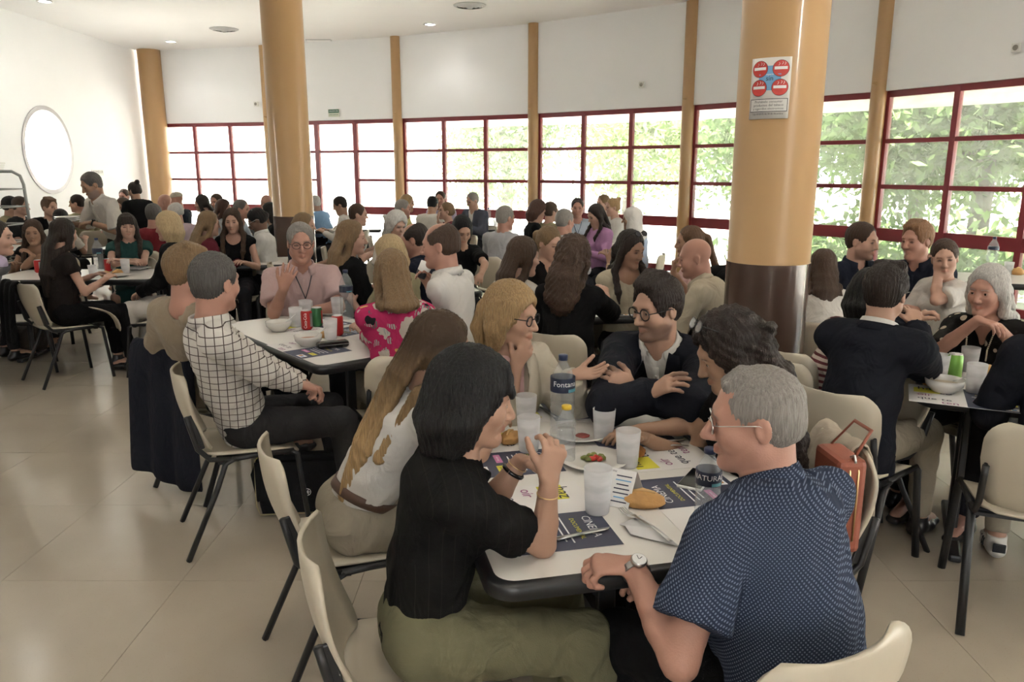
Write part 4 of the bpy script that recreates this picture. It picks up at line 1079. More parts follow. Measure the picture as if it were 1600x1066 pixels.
            if lvl == 0:
                for p_ in stick(F, qs[1::2], bn, .008):
                    m_ = MB(); m_.lathe([(0, 0), (.005, 0), (.005, .002), (0, .002)], (0, 0, 0), 8); b_ = m_.build('button', white_pl, o); b_.matrix_local = Matrix([[rt[i], sp[i], fr[i]] for i in range(3)]).to_4x4(); b_.location = Vector(p_ - org)
        if kind == 'blazer' and lvl <= 1:
            fr = -bn; vb = Pv + sp * Ls * d.get('vlow', .42); Fa = Fld(); Fa.ops = [o_ for o_ in F.ops if o_[0] == 0]
            for q in (-1, 1):                                     # collar and lapel folded back over the chest
                n_ = 10; base = []
                for k in range(n_):
                    t_ = k / (n_ - 1); top_ = N + rt * q * .066 * s + sp * .01; base.append(top_ * (1 - t_) + (vb + rt * q * .008) * t_)
                base = np.array(base); w_ = np.array([.030, .042, .052, .060, .058, .050, .042, .030, .018, .004]) * s
                I_ = stick(Fa, base - rt * q * .012, bn, .007); O_ = stick(Fa, base + rt * q * w_[:, None] - sp * .010, bn, .015)
                m_ = MB(); m_.grid([[p_ - org for p_ in I_], [p_ - org for p_ in (I_ + O_) / 2 + fr * .006], [p_ - org for p_ in O_]]); solidify(m_.build('lapel', d['mat'], o), .003, 0)
            rows = [[], [], []]
            for k in range(15):
                th = math.radians(75 + 210 * k / 14); dr = -bn * math.cos(th) + rt * math.sin(th)
                for r_, (rr, zz) in zip(rows, ((nr + .016, -.014), (nr + .020, .018), (nr + .042, -.016))): r_.append(N + dr * rr + sp * zz + bn * .006 - org)
            m_ = MB(); m_.grid(rows); solidify(m_.build('collar', d['mat'], o), .003, 0)
        return o, F
    if tp['kind'] != 'bare':
        otop, Ft = make_top(tp, .010 if tp['kind'] not in ('blazer',) else .018, tp.get('name', {'tee': 't_shirt', 'shirt': 'shirt', 'blazer': 'jacket', 'knit': 'jumper', 'tank': 'tank_top', 'dress': 'dress'}[tp['kind']]), .0030)
        if tp['kind'] == 'shirt' and lvl == 0:
            pass
    if jacket: make_top(jacket, .024, jacket.get('name', 'jacket'), .0034)
    lg = legs or dict(mat=cloth_m('dark_trousers', (.02, .02, .024)))
    kd = lg.get('kind', 'trousers'); F = Fld(); lo_ = lg.get('loose', .012)
    F.add(EC(Pv - up * .0 + (0 if not stand else 0), Pv + sp * .10 * s, (.155 * s * (B * .6 + .4)) + .006, .138 * s * B + .004, rt, .74, .76, flat1=True), .03)
    if kd == 'skirt':
        kc = (LG[-1][1] + LG[1][1]) / 2; F.add(EC(Pv, kc + fw * .03, .165 * s, .165 * s, rt, .68, .52, flat1=True), .04)
    else:
        for q in (-1, 1):
            hp_, K, A_ = LG[q]; e_ = .99 if kd == 'trousers' else .3
            F.add(EC(hp_, K, .082 * s + lo_, .056 * s + lo_), .035)
            if kd != 'shorts':
                wd = lg.get('hem', .036) + lo_; F.add(EC(K, A_ + (K - A_) * .06, .055 * s + lo_, wd, None, flat1=True), .018)
    V, Fq = surf(F, h['cloth']); V = relax(V, Fq, 1); V = folds(V, Fq, lg.get('fold', .0032), seed + 2, 13.)
    put('skirt' if kd == 'skirt' else 'trousers', V, Fq, [lg['mat']])
    smat = {'black': pm('shoe_black_leather', (.014, .013, .013), .3, .2), 'white': pm('shoe_white_leather', (.62, .60, .56), .45, .06), 'brown': pm('shoe_brown_leather', (.11, .055, .03), .35, .2), 'tan': pm('shoe_tan', (.30, .2, .13), .5, .1)}[shoes]
    if Hc[1] < 8.2:
        for q in (-1, 1):
            A_ = LG[q][2]; F = Fld(); hl = A_ - up * .045 - fw * .035; toe = A_ - up * .052 + fw * .155; fo = V3(0, 0, A_[2] - .085)
            F.add(EC(hl, A_ + fw * .07 - up * .045, .036, .044, rt, .95, .75), .02); F.add(EC(A_ + fw * .07 - up * .048, toe, .044, .036, rt, .75, .62), .02); F.add(EC(A_ - up * .03, A_ + up * .015, .040, .040, rt, 1.1, 1.1, flat1=True), .02)
            F.sub(HS(V3(0, 0, A_[2] - .083), (0, 0, 1)), .004)
            V, Fq = surf(F, h['cloth'] * .75 if lvl else .0075); put('shoe', V, Fq, [smat])
    # ---------------- hair
    if hair and hair[0] != 'none':
        st, hc, ho = hair; F = Fld(); A = dict(N=N, bk=bn, rt=rt, sp=sp, len=.28); A.update(ho); A['seed'] = NPEOPLE[0]
        if 'drop' in ho: A['drop'] = ho['drop'](Hc, N, bn, rt, fw) if callable(ho['drop']) else ho['drop']
        hair_style(F, H, st, A)
        V, Fq = surf(F, h['hair']); V = relax(V, Fq, 1, .4)
        if st not in ('cap', 'hijab'):
            cur = {'curly': 1., 'wavy': .6}.get(st, 0.); amp = {0: .0030, 1: .0030, 2: .0028}[lvl] * (.6 if st in ('crop', 'balding', 'thin') else 1.) * (2.0 if cur else 1.)
            V = V + normals(V, Fq) * strands(V, H, amp, 46 if lvl == 0 else 26, seed, cur)[:, None]
        else: V = folds(V, Fq, .002, seed, 20.)
        mt = ho.get('mat') or hair_m(hc)
        put({'cap': 'cap', 'hijab': 'headscarf'}.get(st, 'hair'), V, Fq, [mt])
    # ---------------- spectacles
    if glasses and lvl <= 1:
        gm = {'black': blk_plastic, 'metal': steel, 'gold': gold, 'red': pm('red_frame', (.25, .03, .03), .3)}.get(glasses.get('c', 'black'), blk_plastic)
        up_ = glasses.get('up'); r_ = .0016 if glasses.get('thin') else .0026; g0 = empty('spectacles'); g0.parent = root; g0.location = (0, 0, 0)
        ox, oy, oz, tilt = 0, .100, .002, 0
        Hm = H
        if up_: Hm = Head(H(0, .008, .088), np.stack([M[0], unit(M[1] * .75 + M[2] * .66), unit(M[2] * .75 - M[1] * .66)]), H.s); oy, oz = .078, -.002
        for sx in (-1, 1):
            m_ = MB(); rx, rz_ = .0245, .0195 if not glasses.get('round') else .0225
            pts = [Vector(Hm(sx * .033 + rx * math.cos(t) * (1 if abs(math.cos(t)) < .7 else 1), oy - .004 * abs(math.cos(t)), oz + rz_ * math.sin(t)) - org) for t in np.linspace(0, 2 * math.pi, 19)]
            m_.tube(pts, r_ * s, 6, False); m_.build('rim', gm, g0)
            m_ = MB(); m_.add([Hm(sx * .033 + (rx - .001) * math.cos(t), oy - .001, oz + (rz_ - .001) * math.sin(t)) - org for t in np.linspace(0, 2 * math.pi, 19)[:-1]], [tuple(range(18))]); m_.build('lens', dark_lens if glasses.get('dark') else lens_m, g0)
            m_ = MB(); m_.tube([Vector(Hm(sx * .057, oy - .004, oz + .006) - org), Vector(Hm(sx * .0735, oy - .022, oz + .009) - org), Vector(Hm(sx * .080, -.004 if not up_ else .02, oz + .006) - org), Vector(Hm(sx * .079, -.03 if not up_ else -.02, oz - .010) - org)], r_ * .8 * s, 6); m_.build('temple', gm, g0)
        m_ = MB(); m_.tube([Vector(Hm(-.0095, oy, oz + .004) - org), Vector(Hm(0, oy + .004, oz + .007) - org), Vector(Hm(.0095, oy, oz + .004) - org)], r_ * .9 * s, 6); m_.build('bridge', gm, g0)
    R = dict(root=root, org=org, N=N, Pv=Pv, sp=sp, bn=bn, rt=rt, fw=fw, H=H, SH=SH, AR=AR, c1=c1, c2=c2, LG=LG, s=s, face=face, put=put, lc=lc, B=B)
    if seat and not stand:
        cp = Pv - fw * .0 if chair_at is None else np.asarray(chair_at, float)
        R['chair'] = chair(cp[0], cp[1], chair_face if chair_face is not None else face, seat_label or ('cream chair under the ' + ' '.join(label.split(',')[0].split()[:11])))
    return R
def watch(R, q, metal=True, face_c=(.7, .7, .68)):
    E_, Wt, hd, pn = R['AR'][q][:4]; ax = unit(Wt - E_); c = Wt - ax * .012; out = -unit(pn - ax * np.dot(pn, ax)); r_ = .030 * R['s']
    g = empty('wristwatch'); g.parent = R['root']; m_ = MB(); side = np.cross(ax, out)
    ring = [[Vector(c + ax * z + (out * math.cos(t) + side * math.sin(t)) * rr - R['org']) for rr, z in ((r_, -.008), (r_ + .003, -.008), (r_ + .003, .008), (r_, .008))] for t in np.linspace(0, 2 * math.pi, 21)]
    m_.grid(ring, False, True); m_.build('strap', steel if metal else blk_plastic, g)
    M4 = Matrix([[side[i], ax[i], out[i]] for i in range(3)]).to_4x4(); M4.translation = Vector(c + out * (r_ + .002) - R['org'])
    m_ = MB(); m_.lathe([(0, 0), (.019, 0), (.019, .006), (.0165, .009)], (0, 0, 0), 22); o = m_.build('case', steel if metal else blk_plastic, g); o.matrix_local = M4
    m_ = MB(); m_.lathe([(0, .0085), (.0165, .0085)], (0, 0, 0), 22); m_.build('dial', pm('dial_%g' % face_c[0], face_c, .3, .02), o)
    m_ = MB(); m_.box((.004, .002, .0093), (.010, .0014, .0006), Matrix.Rotation(.5, 3, 'Z')); m_.box((-.002, .005, .0093), (.0012, .011, .0006)); m_.build('hands', ink, o)
def bangle(R, q, mat, off=.02, r_=.0022, name='bracelet'):
    E_, Wt = R['AR'][q][:2]; ax = unit(Wt - E_); c = Wt - ax * off; a_ = unit(np.cross(ax, V3(.3, .2, 1))); b_ = np.cross(ax, a_); rr = .028 * R['s']
    m_ = MB(); m_.tube([Vector(c + (a_ * math.cos(t) + b_ * math.sin(t)) * rr - R['org']) for t in np.linspace(0, 2 * math.pi, 25)], r_, 6, False); m_.build(name, mat, R['root'])
def lanyard(R, col, badge=True, t=.020):
    N, sp, bn, rt, c2, s = R['N'], R['sp'], R['bn'], R['rt'], R['c2'], R['s']
    lm = pm('lanyard_%s' % str(col), col, .7, .1); dep = .70 * (.148 * s) + t
    mid = R['c1'] * .4 + c2 * .6 - bn * (dep + .012)
    m_ = MB()
    for q in (-1, 1):
        m_.tube([Vector(p - R['org']) for p in (N + bn * .062 * s + sp * .02, N + rt * q * .066 * s + sp * .012, N + rt * q * .055 * s - bn * (.07 * s) - sp * .03, c2 + rt * q * .03 - bn * (dep + .008), mid)], .0035, 6)
    m_.build('lanyard', lm, R['root'])
    if badge:
        M4 = Matrix([[rt[i], bn[i], sp[i]] for i in range(3)]).to_4x4(); M4.translation = Vector(mid - sp * .05 - bn * .006 - R['org'])
        m_ = MB(); m_.box((0, 0, 0), (.085, .004, .075), bevel=.0015); o = m_.build('badge', white_pl, R['root']); o.matrix_local = M4
        m_ = MB(); m_.box((0, -.0028, -.012), (.055, .001, .012)); m_.build('badge_print', ink, o)
# ================================================================== tables and what stands on them
make_table('dining_table', .225, 2.40, -13, .90, 1.45, 'white table with black edge in the foreground, covered in printed placemats')
make_table('dining_table', -1.09, 4.38, -40, .76, 1.40, 'white table between the check-shirt man and the pink-shirt man')
make_table('dining_table', -3.85, 6.98, 88, .76, 1.45, 'white table at the left where the woman in green eats')
make_table('dining_table', 2.52, 3.16, 116, .80, 1.45, 'white table at the right edge in front of the grey-haired woman')
make_table('dining_table', .66, 5.28, 82, .74, 1.35, 'white table in front of the woman touching her ear')
make_table('dining_table', -.95, 6.1, 70, .74, 1.3, 'white table behind the bald man in the white shirt')
make_table('dining_table', -2.75, 7.95, 75, .74, 1.3, 'white table left of the far column beside the maroon jumper')
make_table('dining_table', -4.35, 9.6, 85, .74, 1.3, 'white table in front of the man in the red polo')
make_table('dining_table', -.75, 12.5, 80, .74, 1.3, 'white table in front of the man in the blue-grey suit')
make_table('dining_table', .80, 9.75, 70, .74, 1.5, 'white table in front of the woman in the lilac cardigan')
make_table('dining_table', 2.32, 5.25, 60, .74, 1.3, 'white table in front of the two men in navy shirts')
make_table('dining_table', 4.15, 6.75, 110, .74, 1.3, 'white table at the right edge close to the windows')
make_table('dining_table', -6.0, 9.4, 90, .74, 1.3, 'white table at the left behind the metal trolley')
make_table('dining_table', -4.9, 13.2, 80, .74, 1.3, 'white table by the far left windows')
make_table('dining_table', -2.75, 12.5, 80, .74, 1.3, 'white table right of the far column by the windows')
TZ = .752
frost = clear_mat('frosted_plastic', (.86, .86, .87), .9, .62, .25, 3.); clearp = clear_mat('clear_bottle_plastic', (.84, .89, .93), .84, .14, .22, 4.)
water_m = clear_mat('water', (.90, .95, .97), .93, .03, .02, 3.)
china = pm('white_china', (.62, .60, .56), .2, .03, 4); blue_cap = pm('cap_navy', (.02, .03, .08), .4); yel_cap = pm('cap_yellow', (.62, .42, .03), .4); dkblue = pm('label_navy', (.018, .025, .055), .4, .1); teal_m = pm('label_teal', (.10, .30, .36), .45)
can_red = pm('can_red', (.42, .02, .02), .3, .05, metal=.3); can_green = pm('can_green', (.03, .14, .05), .3, .1, metal=.3); can_lime = pm('can_lime', (.20, .42, .08), .3, .1, metal=.3); alu = pm('aluminium', (.62, .62, .62), .3, .05, metal=1.)
bread_m = pm('bread_crust', (.46, .25, .085), .65, .35, 26, .35, 90); fried = pm('fried_crust', (.36, .15, .04), .7, .4, 60, .6, 120)
olive_g = pm('green_olive', (.17, .20, .05), .35, .2, 30); tomato = pm('tomato_red', (.42, .03, .02), .3, .2, 30); salami = pm('salami', (.25, .05, .04), .5, .5, 160)
tea_m = pm('brown_tea', (.13, .045, .018), .1, .1); soup_m = pm('orange_stew', (.36, .11, .03), .4, .5, 60, .3); pale_soup = pm('pale_soup', (.40, .33, .22), .4, .2, 40)
sheetw = pm('placemat_paper', (.70, .68, .66), .6, .02, 6); navy_p = pm('placemat_navy', (.045, .05, .085), .55, .06, 8); pink_p = pm('placemat_pink', (.50, .17, .33), .6, .05); yel_p = pm('placemat_yellow', (.68, .62, .06), .6, .05); navy_ink = pm('navy_ink', (.03, .03, .06), .6, .05); mag_ink = pm('magenta_ink', (.28, .06, .19), .6, .05)
MC = {}
def cached(key, fn):
    if key not in MC: MC[key] = fn()
    return MC[key]
def at(u, v, z=TZ): q = P(u, v, z); return snap((q[0], q[1], z), .05)
def cup(loc, label, fill=None, hgt=.115, tilt=None):
    root = tag(empty('plastic_cup', loc), label, 'cup', 'frosted plastic cups')
    def f(): m_ = MB(); m_.lathe([(0, .003), (.030, .003), (.031, 0), (.033, .004), (.040, hgt), (.0385, hgt), (.0315, .008), (0, .008)], (0, 0, 0), 24); return m_.mesh('cup_body', frost)
    link('cup_body', cached(('cup', hgt), f), root)
    if fill:
        m_ = MB(); r0, r1, z1 = .0305, .0305 + .007 * fill[1], .008 + (hgt - .02) * fill[1]; m_.lathe([(0, .009), (r0, .009), (r1, z1), (0, z1)], (0, 0, 0), 20); m_.build('drink', fill[0], root)
    return root
def bottle(loc, label, hgt=.31, r=.042, capm=None, lab=None, text=None, face=0., wat=.6):
    root = tag(empty('water_bottle', loc, face), label, 'bottle', 'clear plastic water bottles')
    def f():
        pr = [(0, .004), (r * .8, 0), (r, .012)]
        n_ = 9
        for k in range(n_):
            z = .02 + (hgt * .64 - .02) * k / n_; pr += [(r, z), (r * .955, z + (hgt * .64) / n_ * .5)]
        pr += [(r, hgt * .66), (r * .97, hgt * .72), (r * .78, hgt * .81), (r * .42, hgt * .90), (.0135, hgt * .93), (.0135, hgt * .965)]
        m_ = MB(); m_.lathe(pr, (0, 0, 0), 24); return m_.mesh('bottle_body', clearp)
    link('bottle_body', cached(('bot', hgt, r), f), root)
    m_ = MB(); m_.lathe([(0, hgt * .945), (.0160, hgt * .945), (.0160, hgt), (.0145, hgt + .002), (0, hgt + .002)], (0, 0, 0), 18); m_.build('bottle_cap', capm or blue_cap, root)
    if lab:
        z0, z1 = lab; m_ = MB(); m_.lathe([(r + .0012, hgt * z0), (r + .0012, hgt * z1)], (0, 0, 0), 24); o = m_.build('bottle_label', dkblue, root)
        m_ = MB(); m_.lathe([(r + .0018, hgt * (z0 + .005)), (r + .0018, hgt * (z0 * .75 + z1 * .25))], (0, 0, 0), 8, math.radians(-75), math.radians(-25), False); m_.build('teal_wave', teal_m, o)
        if text:
            me = text_mesh(text, r * .62, ink_w).copy(); zc = hgt * (z0 * .4 + z1 * .6)
            for v_ in me.vertices:
                a_ = -math.pi / 2 + v_.co.x / r; v_.co = ((r + .002) * math.cos(a_), (r + .002) * math.sin(a_), zc + v_.co.y)
            link('lettering', me, o)
    if wat:
        m_ = MB(); m_.lathe([(0, .006), (r * .93, .008), (r * .93, hgt * wat), (0, hgt * wat)], (0, 0, 0), 20); m_.build('water', water_m, root)
    return root
def can(loc, label, mat, text=None, tmat=None, band=None, face=0.):
    root = tag(empty('drink_can', loc, face), label, 'can', 'drink cans')
    def f(): m_ = MB(); m_.lathe([(.025, .001), (.027, .004), (.033, .012), (.033, .104), (.028, .114)], (0, 0, 0), 26); return m_.mesh('can_body', mat)
    link('can_body', cached(('can', mat.name), f), root)
    def g(): m_ = MB(); m_.lathe([(.028, .114), (.0285, .117), (.0265, .117), (.025, .113), (0, .112)], (0, 0, 0), 26); m_.tube([(0, .004, .1145), (.009, .012, .1145), (0, .022, .1145), (-.009, .012, .1145), (0, .004, .1145)], .0015, 5); return m_.mesh('can_lid', alu)
    link('can_lid', cached('canlid', g), root)
    if band: m_ = MB(); m_.lathe([(.0334, .02), (.0334, .10)], (0, 0, 0), 10, math.radians(-50), math.radians(20), False); m_.build('band', band, root)
    if text:
        me = text_mesh(text, .026, tmat or ink_w).copy()
        for v_ in me.vertices:
            a_ = -math.pi / 2 - .15 - v_.co.y / .033; v_.co = (.0338 * math.cos(a_), .0338 * math.sin(a_), .058 + v_.co.x * .8)
        link('lettering', me, root)
    return root
def bowl(loc, label, fill, r=.075):
    root = tag(empty('soup_bowl', loc), label, 'bowl', 'white china bowls')
    def f(): m_ = MB(); m_.lathe([(0, .004), (r * .55, .0), (r * .6, .006), (r * .93, .03), (r, .058), (r * .96, .058), (r * .88, .03), (r * .5, .012), (0, .010)], (0, 0, 0), 30); return m_.mesh('bowl_body', china)
    link('bowl_body', cached(('bowl', r), f), root)
    m_ = MB(); m_.lathe([(0, .034), (r * .90, .034)], (0, 0, 0), 22); m_.build('stew', fill, root)
    return root
def plate(loc, label, r=.10):
    root = tag(empty('plate', loc), label, 'plate', 'white china plates')
    m_ = MB(); m_.lathe([(0, .004), (r * .6, .003), (r * .62, 0), (r * .66, .004), (r, .016), (r * .99, .019), (r * .66, .009), (0, .007)], (0, 0, 0), 36); m_.build('dish', china, root)
    return root
def blob(name, loc, rad, mat, label=None, cat=None, group=None, seed=0, rz=0., parent=None, n=14):
    m_ = MB(); rows = []
    for j in range(n + 1):
        t = math.pi * j / n; row = []
        for i in range(2 * n):
            a_ = math.pi * i / n; x, y, z = math.sin(t) * math.cos(a_), math.sin(t) * math.sin(a_), math.cos(t)
            k = 1 + .06 * math.sin(5 * x + seed) * math.cos(4 * y - seed) + .04 * math.sin(9 * z + 3 * x + seed)
            z2 = max(z, -.55)
            row.append((x * rad[0] * k, y * rad[1] * k * (1 - .35 * abs(x) ** 3), (z2 + .55) * rad[2] * k))
        rows.append(row)
    m_.grid(rows, True, True); o = m_.build(name, mat, parent, loc, rz)
    if label: tag(o, label, cat, group)
    return o
def bread(loc, rad, rz, label, seed=1, mat=None, cut=True):
    loc = snap(loc, .06); o = blob('bread_roll', loc, rad, mat or bread_m, label, 'bread', 'bread rolls', seed, rz)
    if cut:
        m_ = MB(); m_.tube([(-rad[0] * .55, .0, rad[2] * 1.40), (0, .004, rad[2] * 1.62), (rad[0] * .55, 0, rad[2] * 1.40)], [.003, .007, .003], 6); m_.build('crust_ridge', pm('bread_pale', (.56, .36, .16), .7, .2, 40), o)
    return o
def fork(a, b, label):
    a, b = Vector(a), Vector(b); d = (b - a).normalized(); s_ = Vector((-d.y, d.x, 0)); Ln = (b - a).length
    root = tag(empty('fork', a), label, 'fork', 'steel cutlery'); z = Vector((0, 0, .004))
    m_ = MB(); m_.tube([z, d * Ln * .35 + z + Vector((0, 0, .006)), d * Ln * .68 + z + Vector((0, 0, .004))], [.007, .005, .0045], 8, flat=.35); m_.build('handle', steel, root)
    m_ = MB(); m_.grid([[d * Ln * .66 + s_ * w_ + z + Vector((0, 0, .003)) for w_ in (-.004, .004)], [d * Ln * .74 + s_ * w_ + z for w_ in (-.012, .012)], [d * Ln * .80 + s_ * w_ + z for w_ in (-.012, .012)]]); solidify(m_.build('neck', steel, root), .002, 0)
    for k in range(4):
        m_ = MB(); m_.tube([d * Ln * .79 + s_ * (-.0105 + .007 * k) + z, d * Ln * .9 + s_ * (-.0105 + .007 * k) + z - Vector((0, 0, .001)), d * Ln + s_ * (-.0095 + .0063 * k) + z + Vector((0, 0, .004))], [.002, .0018, .001], 5); m_.build('tine', steel, root)
def knife(a, b, label):
    a, b = Vector(a), Vector(b); d = (b - a).normalized(); s_ = Vector((-d.y, d.x, 0)); Ln = (b - a).length; z = Vector((0, 0, .005))
    root = tag(empty('knife', a), label, 'knife', 'steel cutlery')
    m_ = MB(); m_.tube([z, d * Ln * .25 + z, d * Ln * .45 + z], [.008, .0075, .006], 8, flat=.45); m_.build('handle', steel, root)
    m_ = MB(); m_.grid([[d * Ln * t + s_ * w_ + z for t, w_ in ((.44, -.005), (.6, -.008), (.85, -.009), (.95, -.005))], [d * Ln * t + s_ * w_ + z for t, w_ in ((.44, .005), (.6, .006), (.85, .006), (1., .004))]]); solidify(m_.build('blade', steel, root), .0018, 0)
def flat_text(t, size, mat, par, x, y, z, rz=0.):
    o = link('lettering', text_mesh(t, size, mat), par, (x, y, z)); o.rotation_euler = (0, 0, rz); return o
def placemat(cx, cy, rz, label):
    """printed paper mat, 0.42 x 0.30: white half with big lower-case words, navy half with programme"""
    root = tag(empty('placemat', (cx, cy, .7512), rz), label, 'placemat', 'printed paper placemats')
    m_ = MB(); m_.box((0, 0, .0004), (.42, .29, .0008)); m_.build('paper_sheet', sheetw, root)
    m_ = MB(); m_.box((.105, 0, .0011), (.208, .288, .0006)); nv = m_.build('navy_panel', navy_p, root)
    def rect(x, y, w_, h_, mat, nm, z=.0016): m_ = MB(); m_.box((x, y, z), (w_, h_, .0005)); return m_.build(nm, mat, root)
    def text(t, size, mat, x, y, z=.0022): return flat_text(t, size, mat, root, x, y, z)
    rect(.06, -.045, .07, .022, pink_p, 'pink_label'); rect(.15, -.05, .06, .026, yel_p, 'yellow_label')
    text('CINEMA', .034, ink_w, .095, .095); text('viernes', .014, ink_w, .06, -.045); text('jueves', .014, navy_ink, .15, -.05); text('DOCUMENTAL', .018, yel_p, .10, .055)
    for k in range(3): rect(.10, .025 - .018 * k, .15 - .02 * k, .004, ink_w, 'text_line')
    rect(.15, -.11, .06, .035, ink_w, 'stamp_print'); rect(.14, -.11, .02, .02, pm('print_orange', (.55, .25, .05), .6), 'stamp_print', .002); rect(.162, -.112, .016, .016, pm('print_sky', (.12, .3, .5), .6), 'stamp_print', .002)
    rect(-.14, .055, .10, .075, yel_p, 'yellow_blob', .0012)
    text('haz', .062, navy_ink, -.135, .085); text('te', .062, navy_ink, -.07, .03); text('oír', .05, mag_ink, -.15, -.02); text('que te', .05, navy_ink, -.115, -.075); text('ten', .05, mag_ink, -.06, -.12)
    return root
def to_world(tc, rz, x, y): return (tc[0] + x * math.cos(rz) - y * math.sin(rz), tc[1] + x * math.sin(rz) + y * math.cos(rz))
A1 = math.radians(13); TC = (.225, 2.40)
for x, y, r, lab in ((-.22, -.38, -90, 'printed placemat under the arms of the woman with the black bob'), (-.22, .12, -90, 'printed placemat in front of the woman with long brown hair'), (.24, -.42, 90, 'printed placemat under the split bread roll near the blue-shirt man'), (.24, .06, 90, 'printed placemat in front of the curly-haired woman'), (-.20, .54, 180, 'printed placemat in front of the woman in the cream blazer'), (.24, .54, 180, 'printed placemat under the elbows of the man in the dark suit')):
    q = to_world(TC, A1, x, y); placemat(q[0], q[1], A1 + math.radians(r), lab)
for u, v, lab, h_ in ((933, 800, 'frosted plastic cup nearest the camera, left of the bread roll', .13), (980, 728, 'frosted plastic cup right of the plate of olives', .12), (943, 688, 'frosted plastic cup standing between the suited man and the bottle', .115), (822, 664, 'frosted plastic cup furthest left on the near table, behind another cup', .115), (826, 704, 'frosted plastic cup in front of the bobbed woman\'s face', .12)):
    cup(at(u, v), lab, None, h_)
bottle(at(878, 690), 'large clear water bottle with navy label in the middle of the near table', .31, .042, blue_cap, (.60, .76), 'Fontana', math.radians(8), .45)
bottle(at(884, 722), 'small clear water bottle with yellow cap in front of the large bottle', .19, .031, yel_cap, None, None, 0, .6)
bottle(at(1103, 820), 'small water bottle with navy label in front of the blue-shirt man', .215, .033, blue_cap, (.56, .74), 'NATURAL', math.radians(-15), .5)
bread((*P(1003, 788, TZ)[:2], TZ), (.066, .042, .026), math.radians(-8), 'golden split bread roll beside the tent card', 1)
bread((*P(992, 712, TZ)[:2], TZ), (.036, .03, .024), .4, 'small rough fried croquette behind the cup', 4, fried, False)
bread((*P(797, 690, TZ)[:2], TZ), (.05, .035, .024), 1.2, 'bread roll half hidden behind the cups on the left', 7)
pl = plate(at(905, 682), 'white plate with slices of salami behind the bottle', .105)
o = blob('salami_slice', (pl.location.x + .01, pl.location.y - .02, TZ + .009), (.026, .026, .003), salami, 'dark red salami slice on the plate behind the bottle', 'salami', None, 2)
pl2 = plate(at(928, 724), 'white plate holding green olives and tomato', .11)
for k, (dx, dy) in enumerate(((-.03, .01), (-.012, .028), (.006, .02), (.025, .026), (-.018, -.004), (.03, .008), (.004, .04))):
    blob('olive', (pl2.location.x + dx, pl2.location.y + dy, TZ + .010), (.0125, .010, .0085), olive_g, 'green olive on the plate beside the tent card', 'olive', 'olives on the plate', k, k * .9, None, 8)
for k, (dx, dy) in enumerate(((-.005, .0), (.018, -.002), (.008, .012))):
    blob('tomato_piece', (pl2.location.x + dx, pl2.location.y + dy, TZ + .010), (.014, .010, .009), tomato, 'red tomato piece on the plate with the olives', 'tomato', 'tomato on the plate', k + 3, k, None, 8)
pl3 = plate(at(925, 628), 'white plate between the blazer woman and the suited man', .09)
# tent card
tcq = P(962, 776, TZ); root = tag(empty('tent_card', (tcq[0], tcq[1], TZ), math.radians(-28)), 'folded white menu card printed with small text', 'card')
for s_, nm in ((-1, 'front_panel'), (1, 'rear_panel')):
    m_ = MB(); Rx = Matrix.Rotation(math.radians(38 * s_), 3, 'X'); m_.box((0, 0, 0), (.125, .0012, .11), Rx); o = m_.build(nm, sheetw, root, (0, s_ * .036, .044))
    if s_ == -1:
        for k in range(14):
            m_ = MB(); c = Rx @ Vector((-.030 if k < 7 else .030, -.0012, .036 - .0125 * (k % 7))); m_.box(c, (.046 if k % 3 else .036, .0004, .0035), Rx); m_.build('text_line', navy_ink if k % 4 else blue_i, o)
        t_ = link('lettering', text_mesh('Lunch Menu', .012, navy_ink), o, Rx @ Vector((-.025, -.0016, .048))); t_.rotation_euler = (math.pi / 2 - math.radians(38), 0, 0)
# napkin, cutlery, phone
nq = [P(*p, TZ)[:2] for p in ((968, 822), (1000, 812), (1062, 856), (985, 838))]
m_ = MB(); zz = [(.004, .003), (.012, .010), (.004, .003), (.008, .006)]
m_.grid([[(*nq[0], TZ + .004), (*nq[1], TZ + .012)], [(*((nq[0] + nq[3]) / 2), TZ + .016), (*((nq[1] + nq[2]) / 2), TZ + .010)], [(*nq[3], TZ + .006), (*nq[2], TZ + .003)]]); solidify(tag(m_.build('paper_napkin', pm('tissue_white', (.72, .71, .70), .9, .03)), 'crumpled white paper napkin under the fork', 'napkin'), .002, 0)
fork((*P(1048, 856, TZ)[:2], TZ + .014), (*P(970, 800, TZ)[:2], TZ + .006), 'steel fork lying on the white napkin')
knife((*P(870, 846, TZ)[:2], TZ + .002), (*P(954, 828, TZ)[:2], TZ + .002), 'steel knife lying on the placemat by the bobbed woman')
fork((*P(1075, 700, TZ)[:2], TZ + .004), (*P(1010, 704, TZ)[:2], TZ + .004), 'steel fork on the placemat behind the croquette')
knife((*P(1068, 690, TZ)[:2], TZ + .004), (*P(1000, 698, TZ)[:2], TZ + .004), 'steel knife beside the croquette')
knife((*P(835, 632, TZ)[:2], TZ + .002), (*P(868, 655, TZ)[:2], TZ + .002), 'steel knife left of the large bottle')
ph = P(1088, 752, TZ); root = tag(empty('mobile_phone', (ph[0], ph[1], TZ), math.radians(-30)), 'black mobile phone behind the right-hand bottle', 'phone')
m_ = MB(); m_.box((0, 0, .005), (.075, .155, .009), bevel=.003); m_.build('case', white_pl, root)
m_ = MB(); m_.box((0, 0, .0102), (.069, .148, .001)); m_.build('screen', pm('black_screen', (.008, .008, .01), .08, 0), root)
